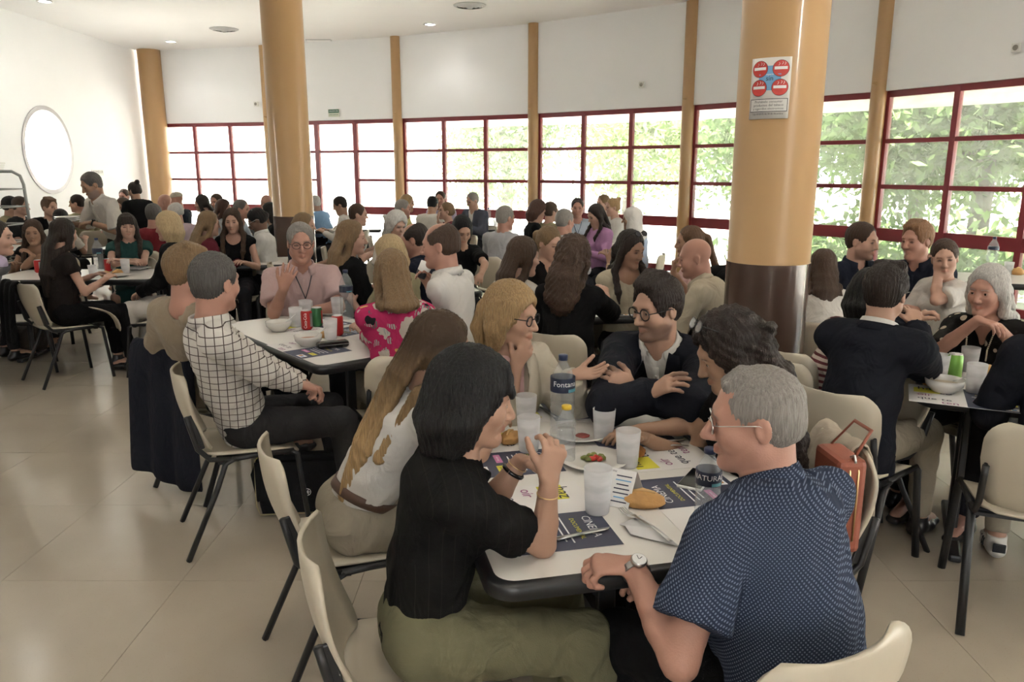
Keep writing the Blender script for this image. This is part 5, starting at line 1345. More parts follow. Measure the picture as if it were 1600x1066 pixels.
# ---- second table
placemat(-1.22, 4.62, math.radians(50), 'printed placemat under the bowl in front of the pink-shirt man'); placemat(-1.08, 4.02, math.radians(-50), 'printed placemat under the bowl of orange stew')
placemat(-.86, 4.40, math.radians(140), 'printed placemat in front of the woman in the pink floral blouse')
b1 = bowl(at(436, 517), 'white bowl in front of the man in the pink shirt', pale_soup); b2 = bowl(at(482, 540), 'white bowl of orange stew on the check-shirt man\'s table', soup_m)
for bb, lab in ((b1, 'steel spoon standing in the bowl by the pink-shirt man'), (b2, 'steel spoon standing in the bowl of orange stew')):
    r_ = tag(empty('spoon', bb.location), lab, 'spoon', 'steel cutlery'); m_ = MB(); m_.tube([(.02, 0, .03), (.06, .02, .065), (.095, .03, .095)], [.005, .003, .004], 6, flat=.5); m_.build('handle', steel, r_); blob('spoon_head', (.01, 0, .03), (.02, .013, .004), steel, parent=r_, n=7)
cup(at(463, 510), 'frosted cup left of the red can on the second table', None, .115); cup(at(478, 497), 'frosted cup behind the red can on the second table', None, .115); cup(at(517, 530), 'frosted cup beside the stew bowl on the second table', None, .115); cup(at(541, 492), 'frosted cup in front of the bottle on the second table', None, .12)
can(at(480, 515), 'red and silver drink can on the second table', can_red, 'Coca-Cola', ink_w, alu, math.radians(10)); can(at(496, 510), 'dark green drink can next to the red can', can_green, None, None, can_red, .4)
can(at(528, 524), 'red drink can behind the cup on the second table', can_red, None, None, None, 1.)
bottle(at(552, 497), 'large water bottle beside the floral blouse woman', .31, .042, blue_cap, (.56, .68), None, 0, .6)
plate(at(545, 487), 'white plate in front of the pink-shirt man', .10); bread((*P(508, 527, TZ)[:2], TZ), (.04, .03, .02), .3, 'small bread roll behind the stew bowl', 3)
q = P(520, 543, TZ); root = tag(empty('spectacle_case', (q[0], q[1], TZ), math.radians(28)), 'black spectacle case at the corner of the second table', 'case'); m_ = MB(); m_.box((0, 0, .018), (.17, .06, .036), bevel=.014); m_.build('case_body', blk_plastic, root); m_ = MB(); m_.box((0, -.0302, .02), (.16, .001, .002)); m_.build('case_seam', steel, root)
# ---- left table
bottle(at(156, 425), 'large water bottle on the left table beside the woman in green', .31, .043, blue_cap, (.55, .7), None, 0, .7)
can(at(170, 424), 'red drink can on the left table behind the bread', can_red, None, None, alu, .4); can(at(61, 426), 'red drink can in front of the bare-armed woman at the left', can_red, None, None, alu, 0)
cup(at(197, 427), 'tall frosted cup on the left table near the woman in green', None, .13); bread((*P(166, 432, TZ)[:2], TZ), (.05, .04, .028), .2, 'bread roll beside the cup on the left table', 5); bread((*P(184, 429, TZ)[:2], TZ), (.05, .04, .028), .9, 'second bread roll nearer the cup on the left table', 6)
cup(at(146, 430), 'short frosted cup behind the dark-dressed woman', None, .09); plate(at(218, 420), 'white plate at the right of the left table', .11); plate(at(185, 432), 'white plate under the bread on the left table', .10)
fork((*P(236, 420, TZ)[:2], TZ + .012), (*P(214, 424, TZ)[:2], TZ + .012), 'steel fork on the left table near the black jacket')
# ---- right table
qr = P(1508, 622, TZ); placemat(qr[0], qr[1], math.radians(-26), 'printed placemat under the bowl on the right table')
b3 = bowl(at(1474, 612), 'white bowl on the right table with a spoon', pale_soup, .078); bowl(at(1515, 560), 'white bowl behind the tea cup on the right table', china, .075)
r_ = tag(empty('spoon', b3.location), 'steel spoon resting in the bowl on the right table', 'spoon', 'steel cutlery'); m_ = MB(); m_.tube([(.03, -.01, .05), (.07, -.005, .062), (.12, 0, .068)], [.004, .003, .004], 6, flat=.5); m_.build('handle', steel, r_)
cup(at(1466, 592), 'frosted cup beside the lime can on the right table', (pale_soup, .12), .115); cup(at(1522, 613), 'frosted cup with a little brown tea on the right table', (tea_m, .12), .125); cup(at(1513, 580), 'cup half full of brown tea on the right table', (tea_m, .5), .115); can(at(1489, 592), 'lime green drink can on the right table', can_lime, None, None, can_green, .3)
cup(at(1447, 572), 'small frosted cup at the left of the right table', None, .07); bread((*P(1452, 600, TZ)[:2], TZ), (.05, .035, .025), .3, 'bread roll half hidden behind the navy blazer', 2)
bread((*P(1545, 588, TZ)[:2], TZ), (.05, .04, .03), .3, 'orange bread roll behind the cups on the right table', 8)
plate(at(1452, 582), 'white plate on the right table by the navy blazer', .09)
# ---- middle and far tables
can(at(951, 455), 'red drink can in front of the woman touching her ear', can_red, None, None, alu, 0); bottle(at(978, 478), 'large water bottle on the table of the ear-touching woman', .31, .043, blue_cap, (.56, .68), None, 0, .6); cup(at(955, 488), 'frosted cup beside the bottle in front of the ear-touching woman', None, .10)
placemat(.62, 5.1, math.radians(-8), 'printed placemat beside the black-topped woman with wavy hair')
bottle(at(1324, 442), 'large water bottle beside the woman in the white T-shirt', .31, .043, blue_cap, (.5, .62), None, 0, .6)
bottle(at(1530, 418), 'large clear water bottle on the table by the right windows', .33, .045, blue_cap, (.66, .74), None, 0, .3); bread((*P(1583, 426, TZ)[:2], TZ), (.06, .05, .04), .3, 'bread roll on the table by the right windows', 9); cup(at(1566, 424), 'frosted cup on the table by the right windows', None, .11)
placemat(2.38, 5.1, math.radians(30), 'printed placemat in front of the woman looking round')
cup(at(367, 391), 'tall frosted cup on the table beside the maroon jumper', None, .15); plate(at(392, 392), 'white plate in front of the woman with the black bun', .11); plate(at(358, 388), 'white plate behind the cup on the maroon jumper table', .10); bread((*P(385, 388, TZ)[:2], TZ), (.05, .04, .03), .2, 'bread roll on the plate before the black-bun woman', 11)
for k, (u, v, lab) in enumerate(((560, 408, 'cup behind the woman in the black blazer'), (575, 402, 'cup near the curly grey-haired woman'), (770, 352, 'cup near the man in the blue-grey suit'), (920, 398, 'cup near the woman in the lilac cardigan'), (880, 372, 'cup in front of the lanyard man'), (305, 348, 'cup by the far left windows'))): cup(at(u, v), 'frosted ' + lab, None, .115)
can(at(930, 397), 'red drink can near the woman in the lilac cardigan', can_red, None, None, alu, 0); bottle(at(745, 345), 'water bottle in front of the man in the blue-grey suit', .3, .042, blue_cap, None, None, 0, .5)
# ---- bags, clothes hung on chairs, trolley
def bag(loc, rz, w_, d_, h_, mat, name, label, tilt=0., trim=None):
    root = tag(empty(name, loc, rz), label, 'bag'); root.rotation_euler = (tilt, 0, rz)
    rows = []; n_ = 26
    for k, (sx, sy, z) in enumerate(((.96, .9, .004), (1, 1, .05 * h_ / .3), (1.02, 1.1, .35 * h_), (1., .95, .7 * h_), (.98, .7, .95 * h_), (.9, .4, h_))):
        out = rounded_rect(w_ * sx, d_ * sy, d_ * sy * .35, 4); rows.append([(x, y, z + .006 * math.sin(9 * x + k)) for x, y in out])
    m_ = MB(); m_.grid(rows, True, True); m_.add([(x, y, z) for x, y, z in rows[-1]], [tuple(range(len(rows[-1])))]); m_.build('bag_body', mat, root)
    return root
blk_canvas = cloth_m('black_canvas', (.013, .013, .014), .8, .3, 600)
q1 = P(472, 790, .02); bg_ = bag((q1[0], q1[1], 0), math.radians(6), .40, .13, .30, blk_canvas, 'messenger_bag', 'black canvas messenger bag with yellow lining standing on the floor')
m_ = MB(); m_.box((0, -.083, .19), (.40, .012, .20), bevel=.004); m_.build('flap', blk_canvas, bg_)
m_ = MB(); m_.tube([(-.19, -.04, .29), (-.23, .0, .20), (-.215, .03, .04)], .012, 8, flat=.4); m_.build('strap', blk_canvas, bg_)
m_ = MB(); m_.tube([(-.20, -.07, .30), (-.205, -.072, .06), (-.19, -.072, .012), (.2, -.072, .012)], .004, 6); m_.build('piping', pm('piping_khaki', (.35, .29, .16), .7), bg_)
m_ = MB(); m_.box((-.205, 0, .24), (.01, .05, .07)); m_.build('lining', yel_p, bg_)
m_ = MB(); m_.lathe([(.016, 0), (.019, 0), (.019, .002), (.016, .002)], (0, 0, 0), 22)
for a_ in (0, 60, 120): m_.box((0, 0, .001), (.026, .0035, .002), Matrix.Rotation(math.radians(a_), 3, 'Z'))
o = m_.build('round_emblem', ink_w, bg_, (.045, -.090, .13)); o.rotation_euler = (math.pi / 2, 0, 0)
q1 = P(425, 745, .05); m_ = MB()
bg2 = bag((q1[0], q1[1], 0), math.radians(20), .2, .1, .22, cloth_m('khaki_canvas', (.19, .165, .115)), 'canvas_bag', 'khaki canvas bag behind the black messenger bag')
q1 = P(30, 555, 0.); bag((q1[0], q1[1] + .05, 0), .2, .42, .2, .26, cloth_m('brown_leather_bag', (.045, .035, .028), .5), 'handbag', 'dark brown bag on the floor at the left edge')
q1 = P(405, 480, .25); bag((q1[0], q1[1], .12), .3, .34, .12, .34, cloth_m('charcoal_bag', (.03, .03, .032)), 'tote_bag', 'charcoal tote bag hanging behind the pink-shirt man')
def drape(pts_rows, mat, name, label, cat, thick=.012):
    m_ = MB(); m_.grid(pts_rows); o = m_.build(name, mat); solidify(o, thick, 0); tag(o, label, cat); sb = o.modifiers.new('round', 'SUBSURF'); sb.levels = 1; sb.render_levels = 1; return o
# metal trolley at the left edge
tq = PD(20, 330, 8.9); root = tag(empty('tray_trolley', (tq[0] - .32, tq[1], 0)), 'tall grey metal tray trolley at the left edge', 'trolley'); tg = pm('trolley_grey', (.30, .31, .30), .35, .08, metal=.5)
zt_ = PD(10, 268, 8.9)[2]
for yy in (-.3, .3):
    m_ = MB(); m_.tube([(.34, yy, .1), (.30, yy, zt_ - .15), (.27, yy, zt_ - .05), (.18, yy, zt_), (-.18, yy, zt_), (-.30, yy, zt_ - .1), (-.30, yy, .1)], .018, 8); m_.build('side_frame', tg, root)
for k in range(7):
    z = .25 + .2 * k
    if z < zt_ - .1:
        for xx in (-.3, .3): m_ = MB(); m_.tube([(xx, -.3, z), (xx, .3, z)], .008, 6); m_.build('rail', tg, root)
        m_ = MB(); m_.tube([(-.3, .3, z), (.3, .3, z)], .008, 6); m_.build('rail', tg, root)
for xx in (-.28, .30):
    for yy in (-.28, .28): m_ = MB(); m_.lathe([(0, -.012), (.05, -.012), (.05, .012), (0, .012)], (0, 0, 0), 16); o = m_.build('castor', black_metal, root, (xx, yy, .05)); o.rotation_euler = (math.pi / 2, 0, 0)
pst = tag(empty('plate_stack', (tq[0] - .32, tq[1], zt_ + .02)), 'stack of white trays on top of the trolley', 'trays')
for k in range(4): m_ = MB(); m_.prism(rounded_rect(.40 + .012 * k, .3 + .01 * k, .03, 3), .022 * k, .022 * k + .014); m_.build('tray', white_pl, pst)
# ================================================================== the people
def cl(n, c, **k): return cloth_m(n, c, **k)
K_black = cl('black', (.0065, .0065, .007)); K_dress = cl('dark_brown_dress', (.018, .014, .013)); K_navy = cl('navy', (.014, .017, .028)); K_suit = cl('suit_navy', (.010, .011, .016), bump=.15); K_white = cl('white', (.56, .54, .51)); K_offw = cl('off_white', (.50, .465, .42)); K_cream = cl('cream', (.42, .375, .30)); K_beige = cl('beige_wool', (.27, .215, .15), sheen=.1); K_pinks = cl('pale_pink', (.46, .33, .32)); K_grey = cl('light_grey', (.36, .36, .37)); K_greyb = cl('grey_wool', (.10, .10, .105)); K_blue = cl('light_blue', (.20, .33, .52)); K_paleb = cl('pale_blue', (.38, .43, .50)); K_red = cl('red_polo', (.18, .022, .028)); K_maroon = cl('maroon', (.115, .018, .028)); K_green = cl('dark_green', (.018, .055, .05)); K_lilac = cl('lilac', (.45, .24, .42)); K_suitb = cl('blue_grey_suit', (.085, .09, .12)); K_khaki = cl('khaki', (.26, .23, .14)); K_olive = cl('olive_drill', (.150, .142, .085)); K_linen = cl('stone_linen', (.28, .245, .19)); K_char = cl('charcoal', (.025, .024, .025)); K_pinkt = cl('pink_tee', (.55, .36, .34)); K_lav = cl('lavender', (.40, .34, .46)); K_yellow = cl('yellow_print', (.50, .42, .18)); K_sand = cl('sand_linen', (.42, .37, .28)); K_rose = cl('striped_rose', (.42, .33, .38)); K_teal = cl('teal_mix', (.16, .30, .26))
def pattern(name, base, fn):
    if name in MATS: return MATS[name]
    m = wrinkle(pm(name, base, .85, .06, 9, .2, 420, spec=.12)); nt = m.node_tree; b = node_of(m); prev = b.inputs['Base Color'].links[0].from_socket
    out = fn(nt, prev); nt.links.new(out, b.inputs['Base Color']); return m
def mth(nt, op, a, b=None):
    n = nn(nt, 'ShaderNodeMath', operation=op)
    for i, x in enumerate((a, b)):
        if x is None: continue
        if isinstance(x, (int, float)): n.inputs[i].default_value = x
        else: nt.links.new(x, n.inputs[i])
    return n.outputs[0]
def mixc(nt, fac, c1, c2):
    m = nn(nt, 'ShaderNodeMix', data_type='RGBA'); nt.links.new(fac, m.inputs[0])
    for i, c in ((6, c1), (7, c2)):
        if isinstance(c, tuple): m.inputs[i].default_value = (*c, 1)
        else: nt.links.new(c, m.inputs[i])
    return m.outputs[2]
def coords(nt, rx=0, rz=0.):
    tc = nn(nt, 'ShaderNodeTexCoord'); mp = nn(nt, 'ShaderNodeMapping'); mp.inputs['Rotation'].default_value = (rx, 0, rz); nt.links.new(tc.outputs['Object'], mp.inputs[0]); sp_ = nn(nt, 'ShaderNodeSeparateXYZ'); nt.links.new(mp.outputs[0], sp_.inputs[0]); return mp.outputs[0], sp_.outputs
def f_check(nt, prev):
    v, o = coords(nt, 0, math.radians(-21)); S_ = 30.
    lx = mth(nt, 'LESS_THAN', mth(nt, 'FRACT', mth(nt, 'MULTIPLY', o[0], S_)), .11); lz = mth(nt, 'LESS_THAN', mth(nt, 'FRACT', mth(nt, 'MULTIPLY', o[2], S_)), .11)
    return mixc(nt, mth(nt, 'MAXIMUM', lx, lz), prev, (.075, .055, .05))
K_check = pattern('cloth_window_check', (.56, .53, .49), f_check)
def f_dots(nt, prev):
    v, o = coords(nt, 0, math.radians(27)); cb = nn(nt, 'ShaderNodeCombineXYZ'); nt.links.new(o[0], cb.inputs[0]); nt.links.new(o[2], cb.inputs[1])
    mp = nn(nt, 'ShaderNodeMapping'); mp.inputs['Rotation'].default_value = (0, 0, math.radians(45)); nt.links.new(cb.outputs[0], mp.inputs[0])
    vo = nn(nt, 'ShaderNodeTexVoronoi'); vo.voronoi_dimensions = '2D'; vo.inputs['Scale'].default_value = 165.; vo.inputs['Randomness'].default_value = 0.; nt.links.new(mp.outputs[0], vo.inputs[0])
    return mixc(nt, mth(nt, 'LESS_THAN', vo.outputs['Distance'], .27), prev, (.13, .155, .215))
K_dots = pattern('cloth_navy_dots', (.022, .030, .055), f_dots)
def f_floral(nt, prev):
    v, o = coords(nt, .3, .2); cur = prev
    for sc_, thr, col, seed in ((9., .33, (.42, .38, .33), 1.), (11., .33, (.10, .15, .13), 5.), (13., .27, (.30, .32, .30), 9.), (10., .17, (.02, .018, .02), 13.), (12., .10, (.55, .38, .12), 17.)):
        wv = nn(nt, 'ShaderNodeTexNoise'); wv.inputs['Scale'].default_value = 16; nt.links.new(v, wv.inputs[0])
        ad = nn(nt, 'ShaderNodeVectorMath', operation='MULTIPLY_ADD'); nt.links.new(wv.outputs['Color'], ad.inputs[0]); ad.inputs[1].default_value = (.10, .10, .10); nt.links.new(v, ad.inputs[2])
        ad2 = nn(nt, 'ShaderNodeVectorMath', operation='ADD'); nt.links.new(ad.outputs[0], ad2.inputs[0]); ad2.inputs[1].default_value = (seed, seed * .7, seed * .3)
        vo = nn(nt, 'ShaderNodeTexVoronoi'); vo.inputs['Scale'].default_value = sc_; nt.links.new(ad2.outputs[0], vo.inputs[0])
        ws = nn(nt, 'ShaderNodeTexWave'); ws.inputs['Scale'].default_value = 26; ws.inputs['Distortion'].default_value = 4; nt.links.new(v, ws.inputs[0])
        msk = mth(nt, 'LESS_THAN', vo.outputs['Distance'], thr)
        if seed in (5., 9.): msk = mth(nt, 'MULTIPLY', msk, mth(nt, 'GREATER_THAN', ws.outputs[1], .35))
        cur = mixc(nt, msk, cur, col)
    return cur
K_floral = pattern('cloth_pink_floral', (.38, .025, .095), f_floral)
def f_stripe(c):
    def f(nt, prev):
        v, o = coords(nt); return mixc(nt, mth(nt, 'LESS_THAN', mth(nt, 'FRACT', mth(nt, 'MULTIPLY', o[2], 38.)), .45), prev, c)
    return f
K_stripe = pattern('cloth_maroon_stripe', (.40, .34, .30), f_stripe((.10, .025, .03))); K_fine = pattern('cloth_fine_stripe', (.42, .43, .45), f_stripe((.32, .34, .38)))
def f_spots(nt, prev):
    v, o = coords(nt); vo = nn(nt, 'ShaderNodeTexVoronoi'); vo.inputs['Scale'].default_value = 16; nt.links.new(v, vo.inputs[0]); return mixc(nt, mth(nt, 'LESS_THAN', vo.outputs['Distance'], .25), prev, (.45, .38, .30))
def f_ombre(nt, prev):
    v, o = coords(nt); mr = nn(nt, 'ShaderNodeMapRange'); mr.inputs[1].default_value = 1.16; mr.inputs[2].default_value = .86; nt.links.new(o[2], mr.inputs[0])
    n_ = nn(nt, 'ShaderNodeTexNoise'); n_.inputs['Scale'].default_value = 60; mp = nn(nt, 'ShaderNodeMapping'); mp.inputs['Scale'].default_value = (4, 4, .3); nt.links.new(v, mp.inputs[0]); nt.links.new(mp.outputs[0], n_.inputs[0])
    fac = mth(nt, 'MULTIPLY', mr.outputs[0], mth(nt, 'ADD', mth(nt, 'MULTIPLY', n_.outputs[0], 1.2), .25)); return mixc(nt, fac, prev, (.36, .235, .115))
K_ombre = pattern('hair_ombre', (.055, .035, .022), f_ombre); node_of(K_ombre).inputs['Roughness'].default_value = .42
def f_knit(nt, prev):
    v, o = coords(nt, .12, math.radians(10)); n_ = nn(nt, 'ShaderNodeTexNoise'); n_.inputs['Scale'].default_value = 7; nt.links.new(v, n_.inputs[0])
    ln = mth(nt, 'LESS_THAN', mth(nt, 'FRACT', mth(nt, 'MULTIPLY', mth(nt, 'ADD', o[0], mth(nt, 'MULTIPLY', o[1], .5)), 30.)), .07); return mixc(nt, mth(nt, 'MULTIPLY', ln, mth(nt, 'GREATER_THAN', n_.outputs[0], .50)), prev, (.019, .017, .015))
K_knit = pattern('cloth_black_dropstitch', (.0075, .0072, .007), f_knit)
K_beads = pattern('cloth_black_spots', (.012, .011, .011), f_spots)
tee = lambda m, **k: dict(kind='tee', mat=m, **k)
shirt = lambda m, sleeve='long', **k: dict(kind='shirt', mat=m, sleeve=sleeve, **k)
blz = lambda m, **k: dict(kind='blazer', mat=m, sleeve='long', neck='none', **k)
knit = lambda m, **k: {**dict(kind='knit', mat=m, sleeve='long'), **k}
tank = lambda m, **k: {**dict(kind='tank', mat=m, sleeve='none', neck='wide'), **k}
L_dark = dict(mat=K_char); L_lin = dict(mat=K_linen); L_crm = dict(mat=K_offw, loose=.02); L_blk = dict(mat=K_black)
W3 = lambda u, v, z: P(u, v, z)
# ---------- foreground table
bob_e = P(848, 852, .775)
r = person('person with a black bob in a black short-sleeved knit top, elbows on the near table', (738, 625, 1.13), 76, 80, hp=-10, fem=True, skin='light', hair=('bob', 'black', {'fringe': 1}), top=tee(K_knit, sl=.010, hem=.03), legs=dict(mat=K_olive, loose=.020, hem=.075, fold=.007),
           arms=(dict(w=PD(812, 722, 1.98), e=PD(765, 790, 2.0), hd=(.75, .6, .25), pn=(.2, .6, -.7), curl=.55), dict(w=PD(858, 752, 1.86), e=bob_e, hd=(.25, -.15, 1.), pn=(-.2, -.95, .1), curl=.62)), build=.95)
bangle(r, -1, blk_plastic, .03, .006, 'wristband'); bangle(r, 1, gold, .035, .0015, 'watch_strap'); bangle(r, -1, gold, .012, .0012)
def hair_drop(Hc, N, bn, rt, fw): return (N + bn * .17 - fw * .04 + rt * .02 - V3(0, 0, .13), P(548, 672, .80) + V3(0, .0, 0))
r = person('person with long brown hair fading to blond, white T-shirt and brown belt', (688, 548, 1.13), 66, 72, hp=-14, fem=True, skin='light', hair=('halfup', 'dkblond', {'len': .46, 'mat': K_ombre}), top=tee(K_white, sl=.012, tucked=1), legs=dict(mat=K_linen, loose=.034, fold=.007), glasses=dict(c='black', thin=1), build=.92, pel=V3(-.54, 2.46, .545))
m_ = MB(); b_ = r['Pv'] + r['sp'] * .095; rr = .150 * r['s'] * r['B'] + .012
ring = [[Vector(b_ + r['sp'] * z + r['rt'] * math.cos(t) * (rr + d_) + r['bn'] * math.sin(t) * (rr + d_) * .77 - r['org']) for d_, z in ((0, -.02), (.006, -.02), (.006, .02), (0, .02))] for t in np.linspace(0, 2 * math.pi, 33)]
m_.grid(ring, True, True); m_.build('belt', pm('brown_leather_belt', (.085, .045, .03), .5, .15, 30), r['root'])
person('person with a blond bob and black glasses in a cream blazer, one hand held out', (800, 494, 1.14), 150, 118, hp=-6, fem=True, skin='light', hair=('bob', 'blond', {}), top=tee(K_pinkt), jacket=blz(K_cream, vlow=.3), glasses=dict(c='black'), smile=1.,
       arms=(dict(w=PD(893, 588, 2.86), hd=(.55, -.75, .15), pn=(.3, .1, .95), curl=.16, spread=.2), dict(w=PD(806, 575, 2.92), hd=(.2, -.4, .8), pn=(-.9, 0, .1), curl=.4)))
r = person('person with dark swept hair, round glasses and dark navy suit, arms folded on the table', (1026, 482, 1.14), 206, 236, hp=-9, skin='light', hair=('quiff', 'dark', {}), top=shirt(K_white), jacket=blz(K_suit, vlow=.34), glasses=dict(c='black', round=1), beard='dark',
       arms=(dict(w=PD(990, 612, 2.80), e=PD(1085, 640, 2.75), hd=(.1, .75, .45), pn=(-.6, .2, -.4), curl=.45), dict(w=PD(1024, 628, 2.68), e=PD(948, 636, 2.78), hd=(.15, -.7, .55), pn=(-.5, -.2, -.7), curl=.3)))
watch(r, -1)
r = person('person with long dark curly hair and sunglasses on the head, reaching over the table', (1138, 552, 1.12), 266, 266, hp=-24, fem=True, skin='olive', hair=('curly', 'dark', {'len': .36}), top=dict(kind='tank', mat=K_black, sleeve='cap'), glasses=dict(c='black', up=1, dark=1), legs=L_blk,
           arms=(dict(w=P(1000, 672, .80), e=P(1088, 664, .80), hd=(1, -.05, -.1), pn=(0, 0, -1), curl=.25), None))
CURLY = r
r = person('person with short grey hair and glasses in a navy dotted short-sleeved shirt', (1180, 655, 1.12), 326, 283, hp=-8, skin='pink', hair=('thin', 'grey', {}), top=shirt(K_dots, 'short', sl=.022, loose=.012, hem=.08), glasses=dict(c='metal', thin=1), build=1.13, legs=L_blk, nose=1.12, pel=V3(.62, 1.50, .545), chair_at=(.50, 1.52, 0), chair_face=333,
           arms=(dict(w=P(990, 886, .79), e=P(1062, 1035, .70), hd=(.55, -.75, .05), pn=(.1, 0, -1), curl=.75), dict(w=PD(1060, 905, 1.9), hd=(.8, -.5, -.1))))
watch(r, -1); BLUE = r
# ---------- second table
r = person('person with short grey-brown hair in a window-check shirt, hands in the lap', (337, 442, 1.22), 64, 26, hp=-4, skin='pink', hair=('short', 'dkgrey', {}), top=shirt(K_check, sl=.012, loose=.006, hem=.05), legs=L_dark, build=1.0, pel=P(382, 655, .545),
           arms=(dict(l=(.31, -.03, .655), hd=(.8, .5, -.35), curl=.6), dict(l=(.31, .07, .645), hd=(.8, -.4, -.3), curl=.6)))
m_ = MB(); N = r['N']; m_.tube([Vector(N + (r['bn'] * math.cos(t) + r['rt'] * math.sin(t)) * .078 + r['sp'] * (.012 - .0 * t) - r['org']) for t in np.linspace(-1.6, 1.6, 13)], .005, 6, flat=.4); m_.build('lanyard', pm('lanyard_green', (.03, .22, .15), .6), r['root'])
CHECK = r
r = person('person with swept fair hair in a beige jumper, seen from behind', (298, 425, 1.22), 34, 60, hp=-4, skin='pink', hair=('shortm', 'dkblond', {}), top=knit(K_beige, hem=.03), legs=dict(mat=K_navy), build=.98, pel=P(318, 598, .545), chair_at=P(345, 600, .545)); BEIGE = r
r = person('person with grey hair and glasses in a pale pink shirt, hand raised before the face', (470, 380, 1.215), 158, 162, hp=-6, skin='pink', hair=('short', 'grey', {}), top=shirt(K_pinks, 'short', sl=.02, loose=.012), glasses=dict(c='black', thin=1), build=1.0, s=1.03,
           arms=(dict(w=P(492, 484, .80), e=P(530, 480, .80), hd=(.3, .9, 0), curl=.4), dict(w=PD(443, 452, 4.72), e=PD(428, 490, 4.92), hd=(.1, -.35, 1.), pn=(-1, -.2, 0), curl=.22, spread=.22)))
lanyard(r, (.05, .05, .06)); PINK = r
person('person with shoulder-length blond hair in a pink floral blouse, seen from behind', (612, 428, 1.16), 338, 336, hp=-5, fem=True, skin='fair', hair=('long', 'dkblond', {'len': .02}), top=shirt(K_floral, 'three', hem=.03), legs=dict(mat=K_linen),
       arms=(dict(e=P(595, 542, .79), w=P(560, 512, .82)), dict(e=P(700, 540, .80), w=P(668, 505, .85))))
r = person('bald person in a white shirt drinking from a dark cup, seen in profile', (688, 384, 1.27), 287, 279, hp=-6, skin='pink', hair=('balding', 'brown', {}), top=shirt(K_white, hem=.04), legs=L_dark,
           arms=(dict(w=PD(693, 458, 4.45), e=PD(728, 515, 4.35), hd=(.15, .05, 1.), pn=(-.2, 1, .1), curl=.7), dict(w=PD(672, 452, 4.66), hd=(.35, -.2, 1.), pn=(.2, -1, 0), curl=.5)))
watch(r, -1, False, (.25, .27, .28))
c_ = tag(empty('drinking_cup', PD(661, 424, 4.62)), 'white and dark paper cup held to the bald man\'s mouth', 'cup'); c_.rotation_euler = (0, math.radians(28), 0)
m_ = MB(); m_.lathe([(0, -.04), (.030, -.04), (.034, .0)], (0, 0, 0), 20); m_.build('dark_base', pm('dark_cup', (.05, .05, .055), .5), c_); m_ = MB(); m_.lathe([(.034, 0), (.039, .055), (.037, .055), (.033, .002)], (0, 0, 0), 20); m_.build('cup_wall', white_pl, c_)
person('person with short blond hair half hidden behind the floral blouse', (608, 398, 1.12), 300, 300, fem=True, skin='fair', hair=('bob', 'ltblond', {}), top=tee(K_khaki))
# ---------- middle ground
person('person with long light-brown hair in a black blazer, profile to the right', (550, 372, 1.20), 52, 82, hp=-4, fem=True, skin='fair', hair=('long', 'dkblond', {'len': .30}), top=blz(K_black), legs=L_blk)
person('balding person in a dark navy shirt, profile to the left', (648, 375, 1.17), 290, 282, hp=-14, skin='pink', hair=('balding', 'dark', {}), top=shirt(K_navy))
person('person with long curly grey hair looking down', (620, 352, 1.16), 155, 140, hp=-18, fem=True, skin='fair', hair=('curly', 'white', {'len': .16}), top=tee(K_offw))
person('person with black parted hair in a black T-shirt bending over the table', (722, 360, 1.18), 150, 158, hp=-28, fem=True, skin='light', hair=('long', 'black', {'len': .12}), top=tee(K_black), arms=(dict(w=PD(752, 428, 6.2), e=PD(758, 412, 6.3)), None))
person('person with brown hair in a pale blue T-shirt, profile to the right', (560, 336, 1.17), 78, 82, skin='fair', hair=('short', 'brown', {}), top=tee(K_paleb))
person('person with dark hair in a white shirt leaning left by the exit door', (531, 321, 1.17), 268, 262, hp=-22, skin='light', hair=('short', 'dark', {}), top=shirt(K_white))
person('person in a light blue shirt leaning behind the far column', (491, 318, 1.14), 290, 285, hp=-15, skin='fair', hair=('short', 'white', {}), top=shirt(K_blue, hem=.05), build=1.15)
person('person with loose blond hair in a yellow patterned top', (637, 318, 1.20), 88, 92, fem=True, skin='fair', hair=('long', 'blond', {'len': .1}), top=tee(K_yellow))
person('person with grey hair behind the curly grey-haired one', (630, 327, 1.16), 80, 84, skin='pink', hair=('short', 'grey', {}), top=shirt(K_paleb))
person('dark-haired person in a white shirt seen from behind by the middle windows', (676, 320, 1.16), 18, 15, hp=-20, skin='light', hair=('short', 'black', {}), top=shirt(K_white))
person('person in a lavender shirt facing the camera by the middle windows', (688, 311, 1.21), 185, 188, skin='pink', hair=('short', 'brown', {}), top=shirt(K_lav))
person('person with fair hair pulled back, mouth open, one hand raised', (697, 330, 1.14), 255, 255, hp=6, fem=True, skin='fair', hair=('bun', 'dkblond', {'bz': .0}), top=tee(K_maroon), arms=(None, dict(w=PD(679, 345, 9.7), hd=(.1, 0, 1), pn=(-1, 0, 0), curl=.3)))
person('grey-haired person in a blue-grey suit by the middle windows', (738, 314, 1.20), 222, 228, hp=-18, skin='fair', hair=('short', 'grey', {}), top=shirt(K_white), jacket=blz(K_suitb))
person('grey-haired person with glasses in a pale grey shirt seen from behind', (790, 341, 1.18), 38, 52, hp=-6, skin='pink', hair=('short', 'grey', {}), top=shirt(K_grey, hem=.05), build=1.08)
person('person with a brown bob in a black cardigan looking down', (841, 330, 1.19), 82, 92, hp=-18, fem=True, skin='fair', hair=('bob', 'auburn', {}), top=knit(K_black, neck='v'))
person('person with pinned-up wavy brown hair in a khaki top', (861, 331, 1.18), 40, 60, hp=-6, fem=True, skin='fair', hair=('updo', 'brown', {}), top=tee(K_khaki))
person('grey-haired person in a finely striped shirt seen from behind', (883, 346, 1.16), 36, 50, hp=-6, skin='pink', hair=('short', 'grey', {}), top=shirt(K_fine))
